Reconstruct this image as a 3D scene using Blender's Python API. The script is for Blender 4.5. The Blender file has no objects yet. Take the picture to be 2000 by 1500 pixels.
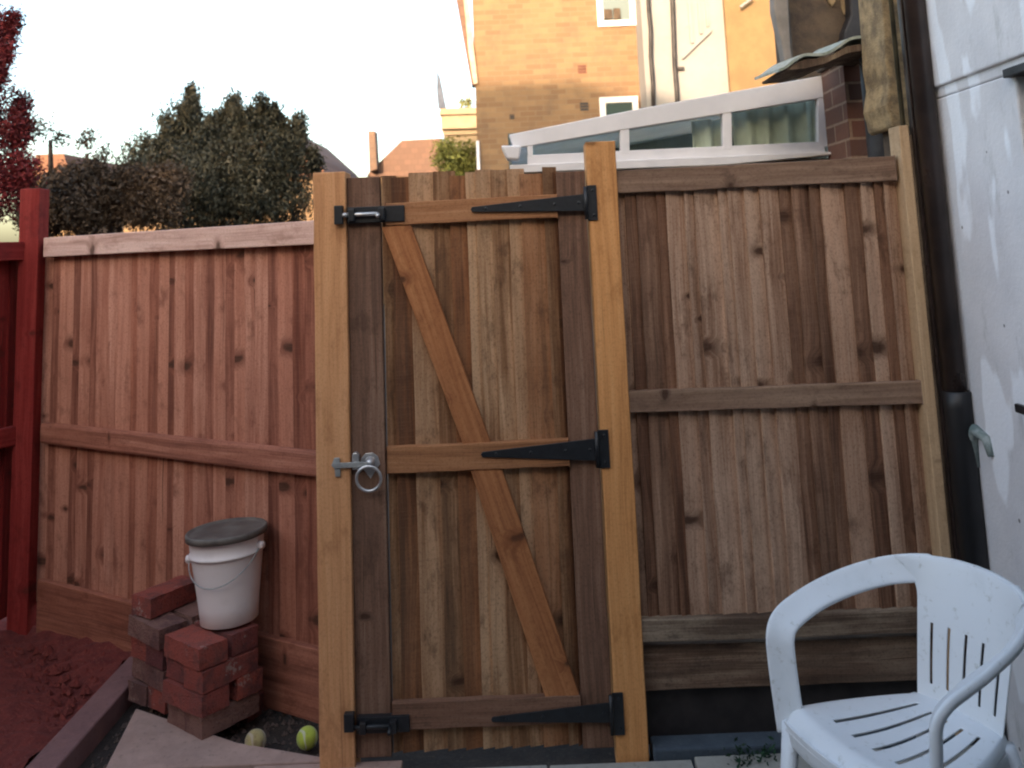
import bpy, math, random
from mathutils import Vector, Matrix
random.seed(7)
R = math.radians
SC = bpy.context.scene
COL = SC.collection

# ------------------------------------------------------------------ camera, sky, sun, exposure
cam = bpy.data.cameras.new('camera'); camo = bpy.data.objects.new('camera', cam); COL.objects.link(camo)
CAMZ = 1.515
CROT = Matrix.Rotation(R(90 + 7.8), 4, 'X') @ Matrix.Rotation(R(-2.35), 4, 'Z')
camo.matrix_world = Matrix.Translation((0, 0, CAMZ)) @ CROT
cam.lens = 32.4; cam.sensor_width = 36; cam.sensor_fit = 'HORIZONTAL'
cam.shift_y = -0.2605
cam.clip_start = 0.05; cam.clip_end = 3000
cam.dof.use_dof = True; cam.dof.focus_distance = 2.9; cam.dof.aperture_fstop = 4.5
SC.camera = camo

SUN_EL, SUN_AZ = 11.0, 199.0        # azimuth the light comes from, clockwise from +Y
world = bpy.data.worlds.new('World'); SC.world = world; world.use_nodes = True
wn = world.node_tree; bgn = wn.nodes['Background']
sky = wn.nodes.new('ShaderNodeTexSky'); sky.sky_type = 'NISHITA'; sky.sun_disc = False
sky.sun_elevation = R(SUN_EL); sky.sun_rotation = R(SUN_AZ); sky.air_density = 1.0; sky.dust_density = 3.5; sky.ozone_density = 1.0
wn.links.new(sky.outputs[0], bgn.inputs[0]); bgn.inputs[1].default_value = 0.15
sl = bpy.data.lights.new('sun', 'SUN'); sl.energy = 2.0; sl.angle = R(0.6); sl.color = (1.0, .74, .50)
so = bpy.data.objects.new('sun', sl); COL.objects.link(so)
sd = Vector((math.sin(R(SUN_AZ)) * math.cos(R(SUN_EL)), math.cos(R(SUN_AZ)) * math.cos(R(SUN_EL)), math.sin(R(SUN_EL))))
so.rotation_euler = sd.to_track_quat('Z', 'Y').to_euler()
SC.view_settings.view_transform = 'Standard'; SC.view_settings.look = 'None'
SC.view_settings.exposure = 2.4; SC.view_settings.gamma = 1.0
SC.render.engine = 'CYCLES'
SC.cycles.filter_width = 2.1

def At(u, v, y=None, z=None, x=None):
    """point of the place seen at photo pixel (u, v) on a world plane"""
    d = CROT.to_3x3() @ Vector(((u - 1000) / 1800, -(v - 229) / 1800, -1))
    c = Vector((0, 0, CAMZ))
    t = (y - c.y) / d.y if y is not None else ((z - c.z) / d.z if z is not None else (x - c.x) / d.x)
    return c + d * t

# ------------------------------------------------------------------ tagging
def tag(o, label=None, cat=None, group=None, kind=None):
    if label: o['label'] = label
    if cat: o['category'] = cat
    if group: o['group'] = group
    if kind: o['kind'] = kind
    return o
def empty(name, loc, rz=0.0, **k):
    o = bpy.data.objects.new(name, None); COL.objects.link(o); o.location = loc; o.rotation_euler.z = rz
    o.empty_display_size = .1
    return tag(o, **k)

# ------------------------------------------------------------------ mesh builder
class MB:
    def __init__(s): s.v = []; s.f = []; s.g = []; s.t = []
    def add(s, vs, fs, gs=None, tint=(.5, .5, 0)):
        b = len(s.v); s.v += [tuple(p) for p in vs]; s.f += [tuple(i + b for i in f) for f in fs]
        s.g += [tuple(p) for p in (gs or vs)]; s.t += [tuple(tint)] * len(vs)
    def box(s, lo, hi, axis=2, tint=None, M=None, seed=None):
        """axis: the direction the grain runs in"""
        sd_ = random.random() * 40 if seed is None else seed
        vs = [(x, y, z) for x in (lo[0], hi[0]) for y in (lo[1], hi[1]) for z in (lo[2], hi[2])]
        gs = []
        for p in vs:
            if axis == 2: g = (p[0], p[2], p[1])
            elif axis == 0: g = (p[2], p[0], p[1])
            else: g = (p[0] + p[2], p[1], p[2])
            gs.append((g[0] + sd_ * 3.1, g[1] + sd_ * 7.7, g[2]))
        if M is not None: vs = [tuple(M @ Vector(p)) for p in vs]
        s.add(vs, [(0, 1, 3, 2), (4, 6, 7, 5), (0, 4, 5, 1), (2, 3, 7, 6), (0, 2, 6, 4), (1, 5, 7, 3)], gs,
              tint or (random.random(), random.random(), sd_))
    def hexa(s, vs, gs=None, tint=(.5, .5, 0)):
        """8 corners in the order of box()"""
        s.add(vs, [(0, 1, 3, 2), (4, 6, 7, 5), (0, 4, 5, 1), (2, 3, 7, 6), (0, 2, 6, 4), (1, 5, 7, 3)], gs, tint)
    def prism(s, pts, d, tint=(.5, .5, 0), axis=2, seed=0.0):
        """polygon (world points) extruded by vector d"""
        n = len(pts); d = Vector(d); A = [Vector(p) for p in pts]; B = [p + d for p in A]
        nn = Vector((0, 0, 0))
        for i in range(n): nn += A[i].cross(A[(i + 1) % n])
        flip = nn.dot(d) > 0
        fs = [tuple(range(n)), tuple(reversed(range(n, 2 * n)))]
        for i in range(n): j = (i + 1) % n; fs.append((i, i + n, j + n, j))
        if flip: fs = [tuple(reversed(f)) for f in fs]
        vs = A + B
        gs = [((p.x if axis == 2 else p.z) + seed * 3.1, (p.z if axis == 2 else p.x) + seed * 7.7, p.y) for p in vs]
        s.add(vs, fs, gs, tint)
    def tube(s, pts, r, n=10, cap=True, tint=(.5, .5, 0), up=None, flat=1.0):
        """swept round (or flattened) section; r is a number or a list"""
        P = [Vector(p) for p in pts]; m = len(P); rr = r if isinstance(r, (list, tuple)) else [r] * m
        vs = []; fs = []; gs = []
        T0 = (P[1] - P[0]).normalized()
        U = Vector(up) if up else (Vector((0, 0, 1)) if abs(T0.z) < .9 else Vector((1, 0, 0)))
        L = 0
        for i in range(m):
            T = (P[min(i + 1, m - 1)] - P[max(i - 1, 0)]).normalized()
            U = (U - T * U.dot(T)).normalized(); V = T.cross(U)
            if i: L += (P[i] - P[i - 1]).length
            for k in range(n):
                a = 2 * math.pi * k / n
                vs.append(P[i] + (U * math.cos(a) + V * math.sin(a) * flat) * rr[i]); gs.append((a * .05, L, 0))
        for i in range(m - 1):
            for k in range(n):
                k2 = (k + 1) % n; fs.append((i * n + k, i * n + k2, (i + 1) * n + k2, (i + 1) * n + k))
        if cap: fs.append(tuple(reversed(range(n)))); fs.append(tuple(range((m - 1) * n, m * n)))
        s.add(vs, fs, gs, tint)
    def lathe(s, prof, c, n=48, tint=(.5, .5, 0), M=None):
        vs = []; fs = []; m = len(prof)
        for r, z in prof:
            for k in range(n):
                a = 2 * math.pi * k / n; p = Vector((r * math.cos(a), r * math.sin(a), z))
                if M is not None: p = M @ p
                vs.append(p + Vector(c))
        for i in range(m - 1):
            for k in range(n):
                k2 = (k + 1) % n; fs.append((i * n + k, i * n + k2, (i + 1) * n + k2, (i + 1) * n + k))
        fs.append(tuple(reversed(range(n)))); fs.append(tuple(range((m - 1) * n, m * n)))
        s.add(vs, fs, None, tint)
    def build(s, name, mat, parent=None, smooth=False, bevel=0, origin=None, seg=2):
        me = bpy.data.meshes.new(name)
        o = bpy.data.objects.new(name, me)
        off = Vector(origin) if origin is not None else Vector((0, 0, 0))
        if parent is not None and origin is None and not getattr(s, 'local', False):
            off = wpos(parent)
        me.from_pydata([tuple(Vector(p) - off) for p in s.v], [], s.f); me.update()
        a = me.attributes.new('gc', 'FLOAT_VECTOR', 'POINT'); a.data.foreach_set('vector', [c for p in s.g for c in p])
        a = me.attributes.new('tint', 'FLOAT_VECTOR', 'POINT'); a.data.foreach_set('vector', [c for p in s.t for c in p])
        me.materials.append(mat)
        COL.objects.link(o)
        if parent is not None: o.parent = parent
        else: o.location = off
        if smooth:
            me.polygons.foreach_set('use_smooth', [True] * len(me.polygons))
        if bevel:
            b = o.modifiers.new('bevel', 'BEVEL'); b.width = bevel; b.segments = seg; b.limit_method = 'ANGLE'; b.angle_limit = R(40)
        return o
def wpos(o):
    p = Vector(o.location)
    while o.parent: o = o.parent; p += Vector(o.location)
    return p

# ------------------------------------------------------------------ materials
class NT:
    def __init__(s, name):
        s.m = bpy.data.materials.new(name); s.m.use_nodes = True; s.t = s.m.node_tree; s.b = s.t.nodes['Principled BSDF']
    def n(s, typ, **k):
        x = s.t.nodes.new(typ)
        for a, b in k.items(): setattr(x, a, b)
        return x
    def l(s, a, b): s.t.links.new(a, b)
    def setin(s, node, i, v):
        if hasattr(v, 'is_linked') or hasattr(v, 'links'): s.l(v, node.inputs[i])
        else: node.inputs[i].default_value = v
    def math(s, op, a, b=0.0, c=0.0, clamp=False):
        x = s.n('ShaderNodeMath', operation=op, use_clamp=clamp)
        s.setin(x, 0, a); s.setin(x, 1, b); s.setin(x, 2, c); return x.outputs[0]
    def vm(s, op, a, b=(0, 0, 0), scale=None):
        x = s.n('ShaderNodeVectorMath', operation=op); s.setin(x, 0, a); s.setin(x, 1, b)
        if scale is not None: s.setin(x, 3, scale)
        return x.outputs['Value'] if op in ('LENGTH', 'DISTANCE', 'DOT_PRODUCT') else x.outputs[0]
    def mix(s, f, a, b, mode='MIX'):
        x = s.n('ShaderNodeMix', data_type='RGBA', blend_type=mode)
        s.setin(x, 0, f); s.setin(x, 6, (*a, 1) if isinstance(a, tuple) and len(a) == 3 else a); s.setin(x, 7, (*b, 1) if isinstance(b, tuple) and len(b) == 3 else b)
        return x.outputs[2]
    def noise(s, vec, scale=1.0, detail=3.0, rough=.55, dist=0.0, dims='3D'):
        x = s.n('ShaderNodeTexNoise', noise_dimensions=dims); s.l(vec, x.inputs['Vector'])
        x.inputs['Scale'].default_value = scale; x.inputs['Detail'].default_value = detail; x.inputs['Roughness'].default_value = rough; x.inputs['Distortion'].default_value = dist
        return x.outputs[0]
    def mr(s, v, a, b, c=0.0, d=1.0, smooth=False):
        x = s.n('ShaderNodeMapRange', interpolation_type='SMOOTHSTEP' if smooth else 'LINEAR')
        s.setin(x, 0, v); s.setin(x, 1, a); s.setin(x, 2, b); s.setin(x, 3, c); s.setin(x, 4, d); return x.outputs[0]
    def pos(s): return s.n('ShaderNodeNewGeometry').outputs['Position']
    def obj(s): return s.n('ShaderNodeTexCoord').outputs['Object']
    def attr(s, name): return s.n('ShaderNodeAttribute', attribute_name=name).outputs['Vector']
    def sep(s, v): x = s.n('ShaderNodeSeparateXYZ'); s.l(v, x.inputs[0]); return x.outputs
    def bump(s, h, st, dist=.002):
        x = s.n('ShaderNodeBump'); s.l(h, x.inputs['Height']); x.inputs['Strength'].default_value = st; x.inputs['Distance'].default_value = dist
        s.l(x.outputs[0], s.b.inputs['Normal'])
    def color(s, c): s.setin(s.b, 'Base Color', (*c, 1) if isinstance(c, tuple) and len(c) == 3 else c)
    def rough(s, r): s.setin(s.b, 'Roughness', r)

def wood(name, dark, mid, light, knot=(.05, .022, .012), spread=.5, knots=1.0, grey=(.20, .17, .14), greyamt=.3, hue=(.26, .10, .045), hueamt=.35, blotch=.35, rough=.8, kscale=(6.5, 2.3)):
    n = NT(name); gc = n.attr('gc'); t = n.sep(n.attr('tint'))
    wv = n.vm('MULTIPLY', gc, (5, 1.3, 3)); wx = n.noise(wv, 1, 2)
    # knots
    kc = n.vm('MULTIPLY', gc, (kscale[0], kscale[1], 0))
    vo = n.n('ShaderNodeTexVoronoi', voronoi_dimensions='2D'); n.l(kc, vo.inputs['Vector']); vo.inputs['Scale'].default_value = 1; vo.inputs['Randomness'].default_value = .8
    dl = n.vm('SUBTRACT', kc, vo.outputs['Position']); dl = n.vm('MULTIPLY', dl, (1 / kscale[0], 2.1 / kscale[1], 0))
    wob = n.noise(n.vm('MULTIPLY', gc, (30, 30, 30)), 1, 2); 
    wo2 = n.noise(n.vm('MULTIPLY', gc, (16, 13, 30)), 1, 2)
    cs = n.n('ShaderNodeSeparateColor'); n.l(vo.outputs['Color'], cs.inputs[0])
    dk = n.math('ADD', n.vm('LENGTH', dl), n.math('ADD', n.math('MULTIPLY_ADD', wob, .030, -.015), n.math('MULTIPLY_ADD', wo2, .060, -.030)))
    dk = n.math('DIVIDE', dk, n.mr(cs.outputs[1], 0, 1, .55, 1.7))
    on = n.math('MULTIPLY', n.math('GREATER_THAN', cs.outputs[0], .38), knots)
    core = n.math('MULTIPLY', n.mr(dk, .010, .026, 1, 0, True), on)
    halo = n.math('MULTIPLY', n.mr(dk, .010, .065, 1, 0, True), on)
    gx = n.sep(gc)
    xx = n.math('ADD', gx[0], n.math('ADD', n.math('MULTIPLY', wx, .045), n.math('MULTIPLY', halo, .03)))
    cmb = n.n('ShaderNodeCombineXYZ'); n.l(xx, cmb.inputs[0]); n.l(gx[1], cmb.inputs[1]); n.l(gx[2], cmb.inputs[2])
    g1 = n.noise(n.vm('MULTIPLY', cmb.outputs[0], (48, 1.3, 20)), 1, 3, .6)
    g2 = n.noise(n.vm('MULTIPLY', cmb.outputs[0], (210, 5, 60)), 1, 3, .6)
    wr = n.n('ShaderNodeTexWave', wave_type='RINGS', rings_direction='SPHERICAL'); n.l(n.vm('MULTIPLY', dl, (1, 1, 1)), wr.inputs[0]); wr.inputs['Scale'].default_value = 55; wr.inputs['Distortion'].default_value = 2.0
    b = n.noise(n.vm('MULTIPLY', gc, (7, 2.2, 3)), 1, 4, .62)
    f = n.math('ADD', n.math('MULTIPLY', n.mr(g1, .3, .7), .50), n.math('MULTIPLY', n.mr(g2, .3, .7), .28))
    f = n.math('ADD', f, n.math('MULTIPLY', n.math('SUBTRACT', t[0], .5), spread))
    f = n.math('ADD', f, n.math('MULTIPLY', n.math('SUBTRACT', b, .5), blotch * 2.2))
    f = n.math('ADD', f, .12)
    cr = n.n('ShaderNodeValToRGB'); n.l(f, cr.inputs[0]); e = cr.color_ramp.elements
    e[0].position = 0; e[0].color = (*dark, 1); e[1].position = 1; e[1].color = (*light, 1)
    m_ = e.new(.48); m_.color = (*mid, 1)
    c = cr.outputs[0]
    b2 = n.noise(n.vm('MULTIPLY', gc, (4, .9, 2)), 1, 3, .6)
    c = n.mix(n.math('MULTIPLY', n.mr(b2, .42, .68, 0, 1, True), greyamt), c, grey)
    c = n.mix(n.math('MULTIPLY', n.math('MULTIPLY', n.mr(t[1], .4, 1.0), n.mr(g1, .2, .7)), hueamt), c, hue)
    c = n.mix(n.math('MULTIPLY', n.math('MULTIPLY', halo, wr.outputs['Fac']), .35), c, dark)
    c = n.mix(n.math('MULTIPLY', n.mr(dk, .014, .062, 1, 0, True), n.math('MULTIPLY', on, .6)), c, dark)
    c = n.mix(n.math('MULTIPLY', core, .85), c, knot)
    sp = n.noise(n.vm('MULTIPLY', gc, (170, 120, 60)), 1, 4, .7); c = n.mix(n.mr(sp, .5, .72, 0, .55), c, dark)
    sw = n.noise(n.vm('MULTIPLY', gc, (9, 260, 9)), 1, 2, .5); c = n.mix(n.mr(sw, .5, .75, 0, .07), c, light)
    mo = n.noise(n.vm('MULTIPLY', gc, (14, 7, 5)), 1, 5, .7); c = n.mix(n.mr(mo, .52, .70, 0, .55, True), c, dark)
    # cracks
    ck = n.noise(n.vm('MULTIPLY', cmb.outputs[0], (120, 1.1, 5)), 1, 2, .5)
    c = n.mix(n.mr(ck, .70, .76, 0, .75, True), c, knot)
    n.color(c); n.rough(n.mr(g2, .2, .8, rough + .1, rough - .1))
    n.b.inputs['Specular IOR Level'].default_value = .25
    n.bump(n.math('ADD', n.math('MULTIPLY', g2, .5), n.math('SUBTRACT', g1, n.math('MULTIPLY', core, .6))), .55, .0022)
    return n.m

def plain(name, c, rough=.5, metal=0.0, var=.12, scale=12, bump=.0, spec=.5, c2=None, bscale=200):
    n = NT(name); p = n.pos(); a = n.noise(p, scale, 5, .6)
    d = c2 or tuple(x * (1 - var * 2) for x in c)
    n.color(n.mix(n.mr(a, .35, .65, 0, 1, True), c, d)); n.rough(n.mr(a, .3, .7, max(.05, rough - .08), min(1, rough + .08)))
    n.b.inputs['Metallic'].default_value = metal; n.b.inputs['Specular IOR Level'].default_value = spec
    if bump: n.bump(n.noise(p, bscale, 4, .6), bump, .003)
    return n.m

def brickmat(name, c1, c2, mortar, w=.225, h=.075, msize=.006, axis='xz', stain=(.08, .06, .05), stainamt=.25, bump=.6, rough=.9):
    n = NT(name); p = n.sep(n.pos()); cb = n.n('ShaderNodeCombineXYZ')
    n.l(p[0] if axis == 'xz' else p[1], cb.inputs[0]); n.l(p[2], cb.inputs[1])
    warp = n.vm('ADD', cb.outputs[0], n.vm('SCALE', n.vm('SUBTRACT', n.n('ShaderNodeTexNoise').outputs['Color'], (.5, .5, .5)), scale=.004))
    br = n.n('ShaderNodeTexBrick'); n.l(warp, br.inputs['Vector']); br.offset = .5
    br.inputs['Scale'].default_value = 1; br.inputs['Brick Width'].default_value = w; br.inputs['Row Height'].default_value = h; br.inputs['Mortar Size'].default_value = msize
    br.inputs['Mortar Smooth'].default_value = .3; br.inputs['Bias'].default_value = 0
    br.inputs['Color1'].default_value = (*c1, 1); br.inputs['Color2'].default_value = (*c2, 1); br.inputs['Mortar'].default_value = (*mortar, 1)
    a = n.noise(n.pos(), 3.0, 5, .65); fi = n.noise(n.pos(), 60, 3)
    c = n.mix(n.mr(a, .45, .72, 0, stainamt, True), br.outputs['Color'], stain)
    c = n.mix(n.mr(fi, .3, .7, .0, .3), c, tuple(x * .55 for x in c1))
    n.color(c); n.rough(rough); n.bump(n.math('ADD', n.math('SUBTRACT', 1.0, br.outputs['Fac']), n.math('MULTIPLY', fi, .3)), bump, .006)
    return n.m

def leafmat(name, dark, mid, light):
    n = NT(name); t = n.sep(n.attr('tint')); a = n.noise(n.pos(), 2.2, 4, .6)
    f = n.math('ADD', n.math('MULTIPLY', t[0], .6), n.math('MULTIPLY', n.math('SUBTRACT', a, .5), 1.4), clamp=True)
    cr = n.n('ShaderNodeValToRGB'); n.l(f, cr.inputs[0]); e = cr.color_ramp.elements
    e[0].color = (*dark, 1); e[1].color = (*light, 1); q = e.new(.5); q.color = (*mid, 1)
    n.color(cr.outputs[0]); n.rough(.65); n.b.inputs['Specular IOR Level'].default_value = .3
    return n.m

M = {}
M['fence'] = wood('fence_wood', (.085, .040, .024), (.27, .15, .095), (.56, .38, .27), greyamt=.15, grey=(.22, .15, .10), hueamt=.35, hue=(.30, .125, .06), spread=.72)
M['fence_left'] = wood('leak_red_fence_wood', (.14, .045, .028), (.36, .14, .09), (.58, .28, .19), greyamt=.1, grey=(.30, .16, .12), hueamt=.4, hue=(.40, .12, .06), spread=.6)  # extra red in this wood is the light leak painted in
M['side_fence'] = wood('leak_red_wood', (.11, .010, .009), (.22, .019, .016), (.32, .045, .035), greyamt=.0, hueamt=.2, hue=(.36, .03, .02), spread=.3, knots=.5, blotch=.2)  # deep red is the light leak painted into the wood colour
M['gate'] = wood('gate_board_wood', (.075, .036, .020), (.27, .135, .065), (.58, .36, .205), greyamt=.15, grey=(.24, .18, .12), hueamt=.6, hue=(.36, .13, .05), spread=1.05, blotch=.5, kscale=(7, 1.7))
M['stile'] = wood('gate_stile_wood', (.065, .034, .022), (.185, .100, .064), (.31, .19, .13), greyamt=.15, grey=(.15, .10, .08), hueamt=.4, hue=(.2, .075, .04), spread=.3, kscale=(6, 1.2))
M['rail'] = wood('gate_rail_wood', (.15, .060, .026), (.35, .155, .068), (.50, .26, .13), greyamt=.15, grey=(.20, .13, .08), hueamt=.4, hue=(.36, .15, .06), spread=.3, blotch=.3)
M['brace'] = wood('orange_brace_wood', (.18, .060, .022), (.38, .150, .058), (.52, .24, .10), greyamt=.12, grey=(.24, .12, .07), hueamt=.5, hue=(.38, .14, .05), spread=.2, blotch=.3)
M['post_l'] = wood('new_post_wood', (.34, .145, .060), (.61, .300, .135), (.73, .40, .205), knot=(.20, .09, .04), greyamt=.1, grey=(.46, .25, .14), hueamt=.3, hue=(.55, .27, .12), spread=.1, blotch=.22, knots=.8, kscale=(7, 1.1))
M['post_r'] = wood('yellow_post_wood', (.34, .14, .045), (.62, .29, .105), (.72, .39, .165), knot=(.16, .07, .025), greyamt=.1, grey=(.42, .23, .09), hueamt=.35, hue=(.55, .25, .08), spread=.1, blotch=.22, knots=.8, kscale=(7, 1.1))
M['pale'] = wood('pale_post_wood', (.30, .19, .10), (.50, .34, .20), (.62, .45, .28), greyamt=.2, grey=(.32, .24, .16), hueamt=.2, spread=.2, blotch=.2, knots=.3)
M['cap_l'] = wood('leak_pink_cap_wood', (.30, .16, .12), (.62, .40, .33), (.80, .58, .50), greyamt=.2, grey=(.42, .24, .19), hueamt=.35, hue=(.55, .22, .14), spread=.2, blotch=.35)  # pink tone belongs to the red light leak over the left side
M['cap_r'] = wood('brown_cap_wood', (.085, .050, .034), (.20, .12, .08), (.32, .21, .145), greyamt=.25, grey=(.2, .15, .11), hueamt=.3, hue=(.28, .11, .06), spread=.3)
M['old'] = wood('weathered_wood', (.035, .022, .016), (.11, .072, .050), (.30, .23, .165), greyamt=.4, grey=(.20, .16, .12), hueamt=.2, spread=.3, blotch=.9)
M['black'] = plain('black_coated_steel', (.016, .018, .022), .42, 0, .2, 30, .15, .5)
M['zinc'] = plain('bright_zinc', (.70, .70, .70), .34, .75, .12, 40, .1)
M['pvc'] = plain('white_pvc', (.80, .76, .75), .35, 0, .05, 5, 0)
M['plastic'] = None
M['galv'] = plain('grey_metal', (.42, .43, .42), .5, .3, .2, 25)
M['near_black'] = plain('near_black_coat', (.028, .022, .022), .6, 0, .3, 8, .3)
M['brownpipe'] = plain('brown_pipe', (.045, .030, .026), .33, 0, .25, 6, .05)
M['blackpipe'] = plain('black_pipe', (.008, .008, .010), .5, 0, .2, 6, .1)
M['olive'] = plain('olive_pipe', (.10, .088, .055), .5, 0, .3, 20, .1)
M['shadeblue'] = plain('shade_blue_edge', (.30, .40, .47), .6, 0, .2, 9, .2)

# white plastic of the chair, dirty in places
n = NT('white_chair_plastic'); p = n.obj(); a = n.noise(p, 7, 5, .65); b = n.noise(p, 38, 4, .7)
c = n.mix(n.mr(a, .5, .78, 0, .35, True), (.76, .79, .82), (.52, .56, .57)); c = n.mix(n.mr(b, .58, .72, 0, .4, True), c, (.34, .34, .28))
n.color(c); n.rough(n.mr(a, .3, .7, .34, .55)); n.bump(b, .12, .001); M['plastic'] = n.m
# bucket plastic
n = NT('off_white_bucket_plastic'); p = n.obj(); a = n.noise(p, 9, 5, .65)
n.color(n.mix(n.mr(a, .52, .75, 0, .4, True), (.80, .72, .70), (.55, .46, .42))); n.rough(.45); M['bucket'] = n.m
M['lid'] = plain('dark_grey_lid', (.085, .07, .06), .6, 0, .3, 14, .3, c2=(.15, .13, .11))
# render on the house wall: white with brighter filler patches, pits and grime
n = NT('white_render'); p = n.pos(); a = n.noise(p, 3, 5, .6); f = n.noise(p, 70, 4, .7)
pt = n.noise(n.vm('MULTIPLY', p, (1, 9, 3.2)), 1, 2, .4); gr = n.noise(n.vm('MULTIPLY', p, (3, 7, 2)), 1.6, 5, .7)
c = n.mix(n.mr(a, .35, .65), (.74, .725, .745), (.62, .61, .635)); c = n.mix(n.mr(gr, .56, .72, 0, .5, True), c, (.40, .40, .39))
c = n.mix(n.mr(pt, .54, .60, 0, .8, True), c, (.88, .90, .95)); vd = n.n('ShaderNodeTexVoronoi'); n.l(p, vd.inputs['Vector']); vd.inputs['Scale'].default_value = 9
c = n.mix(n.mr(vd.outputs['Distance'], .045, .06, .8, 0), c, (.10, .09, .09))
n.color(c); n.rough(.85); n.bump(n.math('ADD', f, n.math('MULTIPLY', a, 2)), .5, .004); M['render'] = n.m
def rendermat(name, c1, c2, c3, sc=6, bump=.6):
    n = NT(name); p = n.pos(); a = n.noise(p, sc, 6, .7); f = n.noise(p, sc * 9, 4, .7)
    c = n.mix(n.mr(a, .35, .65, 0, 1, True), c1, c2); c = n.mix(n.mr(f, .58, .75, 0, .7, True), c, c3)
    n.color(c); n.rough(.9); n.bump(n.math('ADD', a, f), bump, .008); return n.m
M['ochre'] = rendermat('ochre_render', (.215, .135, .060), (.18, .11, .05), (.145, .088, .04), 3)
M['cream'] = rendermat('cream_render', (.27, .26, .25), (.245, .232, .222), (.21, .19, .178), 1.2, .2)
M['rough_yellow'] = rendermat('rough_yellow_render', (.50, .34, .17), (.22, .15, .08), (.07, .05, .03), 13, 1.3)
M['dark_wall'] = rendermat('dark_brown_wall', (.125, .085, .052), (.055, .038, .028), (.03, .022, .02), 5, .8)
M['beige'] = plain('beige_paint', (.34, .26, .17), .7, 0, .08, 4)
M['stock'] = brickmat('yellow_stock_brick', (.25, .155, .080), (.175, .100, .052), (.22, .155, .095), stain=(.11, .075, .052), stainamt=.5)
M['pier'] = brickmat('red_pier_brick', (.22, .085, .055), (.115, .060, .045), (.34, .22, .15), msize=.006)
M['pier_side'] = brickmat('red_pier_brick_side', (.20, .085, .052), (.13, .065, .045), (.34, .22, .15), msize=.006, axis='yz')
M['backbrick'] = brickmat('brown_house_brick', (.16, .09, .06), (.12, .07, .05), (.2, .17, .14))
M['tile'] = brickmat('roof_tile', (.21, .095, .055), (.15, .07, .045), (.13, .06, .04), w=.2, h=.16, msize=.01)
M['tile2'] = brickmat('brown_roof_tile', (.17, .095, .068), (.13, .075, .055), (.12, .07, .05), w=.2, h=.16, msize=.01)
n = NT('window_glass'); n.color((.045, .070, .066)); n.rough(.08); n.b.inputs['Transmission Weight'].default_value = .0; n.b.inputs['Specular IOR Level'].default_value = .6; M['dark_glass'] = n.m
n = NT('clear_glass'); n.color((.84, .90, .84)); n.rough(.02); n.b.inputs['Transmission Weight'].default_value = 1.0; n.b.inputs['IOR'].default_value = 1.3; M['glass'] = n.m
M['curtain'] = plain('net_curtain', (.78, .78, .66), .9, 0, .1, 6, 0, .1)
M['roofsheet'] = plain('cloudy_roof_sheet', (.78, .84, .86), .5, 0, .05, 6); M['roofsheet'].node_tree.nodes['Principled BSDF'].inputs['Transmission Weight'].default_value = .8
M['sheet'] = plain('mossy_sheet_edge', (.40, .43, .38), .6, 0, .3, 30, .3, c2=(.22, .25, .20))
def loose_brick():
    n = NT('loose_red_brick'); p = n.obj(); o = n.n('ShaderNodeObjectInfo').outputs['Random']
    a = n.noise(n.vm('ADD', p, n.vm('SCALE', (1, 1, 1), scale=n.math('MULTIPLY', o, 30))), 16, 5, .7); f = n.noise(p, 140, 3, .6)
    c = n.mix(o, (.42, .085, .048), (.13, .034, .034)); c = n.mix(n.math('GREATER_THAN', n.math('FRACT', n.math('MULTIPLY', o, 7.3)), .72), c, (.22, .11, .085)); dt = n.noise(n.vm('ADD', p, n.vm('SCALE', (1, 2, 1), scale=n.math('MULTIPLY', o, 50))), 7, 4, .7); c = n.mix(n.mr(dt, .48, .62, 0, .7, True), c, (.075, .03, .03)); c = n.mix(n.mr(a, .45, .7, 0, .65, True), c, (.15, .055, .045)); c = n.mix(n.mr(a, .28, .36, .6, 0, True), c, (.50, .26, .2))
    ms = n.noise(n.vm('ADD', p, n.vm('SCALE', (2, 1, 3), scale=n.math('MULTIPLY', o, 40))), 11, 6, .75); c = n.mix(n.mr(ms, .60, .66, 0, .75, True), c, (.34, .25, .21)); c = n.mix(n.mr(f, .60, .68, 0, .8, True), c, (.06, .02, .018))
    n.color(c); n.rough(.95); n.bump(n.math('ADD', n.math('MULTIPLY', ms, 1.5), n.math('ADD', a, f)), 1.0, .006); return n.m
M['loose'] = loose_brick()
def ground(name, c1, c2, c3, sc=14, bump=1.0):
    n = NT(name); p = n.pos(); a = n.noise(p, sc, 7, .72); f = n.noise(p, sc * 6, 5, .7)
    c = n.mix(n.mr(a, .35, .65), c1, c2); c = n.mix(n.mr(f, .55, .7, 0, .7, True), c, c3)
    n.color(c); n.rough(.95); n.bump(n.math('ADD', a, n.math('MULTIPLY', f, .5)), bump, .01); return n.m
M['soil'] = ground('dark_soil', (.05, .036, .028), (.025, .018, .015), (.10, .075, .055)); M['grit'] = ground('dark_grit', (.13, .085, .07), (.07, .05, .04), (.17, .13, .11)); M['yard'] = ground('dark_yard_paving', (.085, .070, .060), (.06, .05, .043), (.12, .10, .085), 6, .4)
M['leaksoil'] = ground('leak_red_soil', (.26, .045, .032), (.14, .022, .018), (.38, .13, .09), 22, 1.6)  # soil colour carries the red of the light leak
M['slab'] = ground('paving_slab', (.44, .29, .235), (.33, .215, .175), (.22, .15, .125), 8, .4)  # pinkish tone is light-leak colour painted into the slabs
M['slab2'] = ground('grey_paving_slab', (.38, .37, .33), (.30, .29, .26), (.20, .20, .18), 8, .4)
M['concrete'] = ground('blue_grey_concrete', (.07, .092, .115), (.045, .06, .08), (.10, .12, .13), 9, .5)
M['edging'] = ground('edging_kerb', (.24, .12, .11), (.18, .09, .085), (.14, .07, .06), 9, .5)
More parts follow.
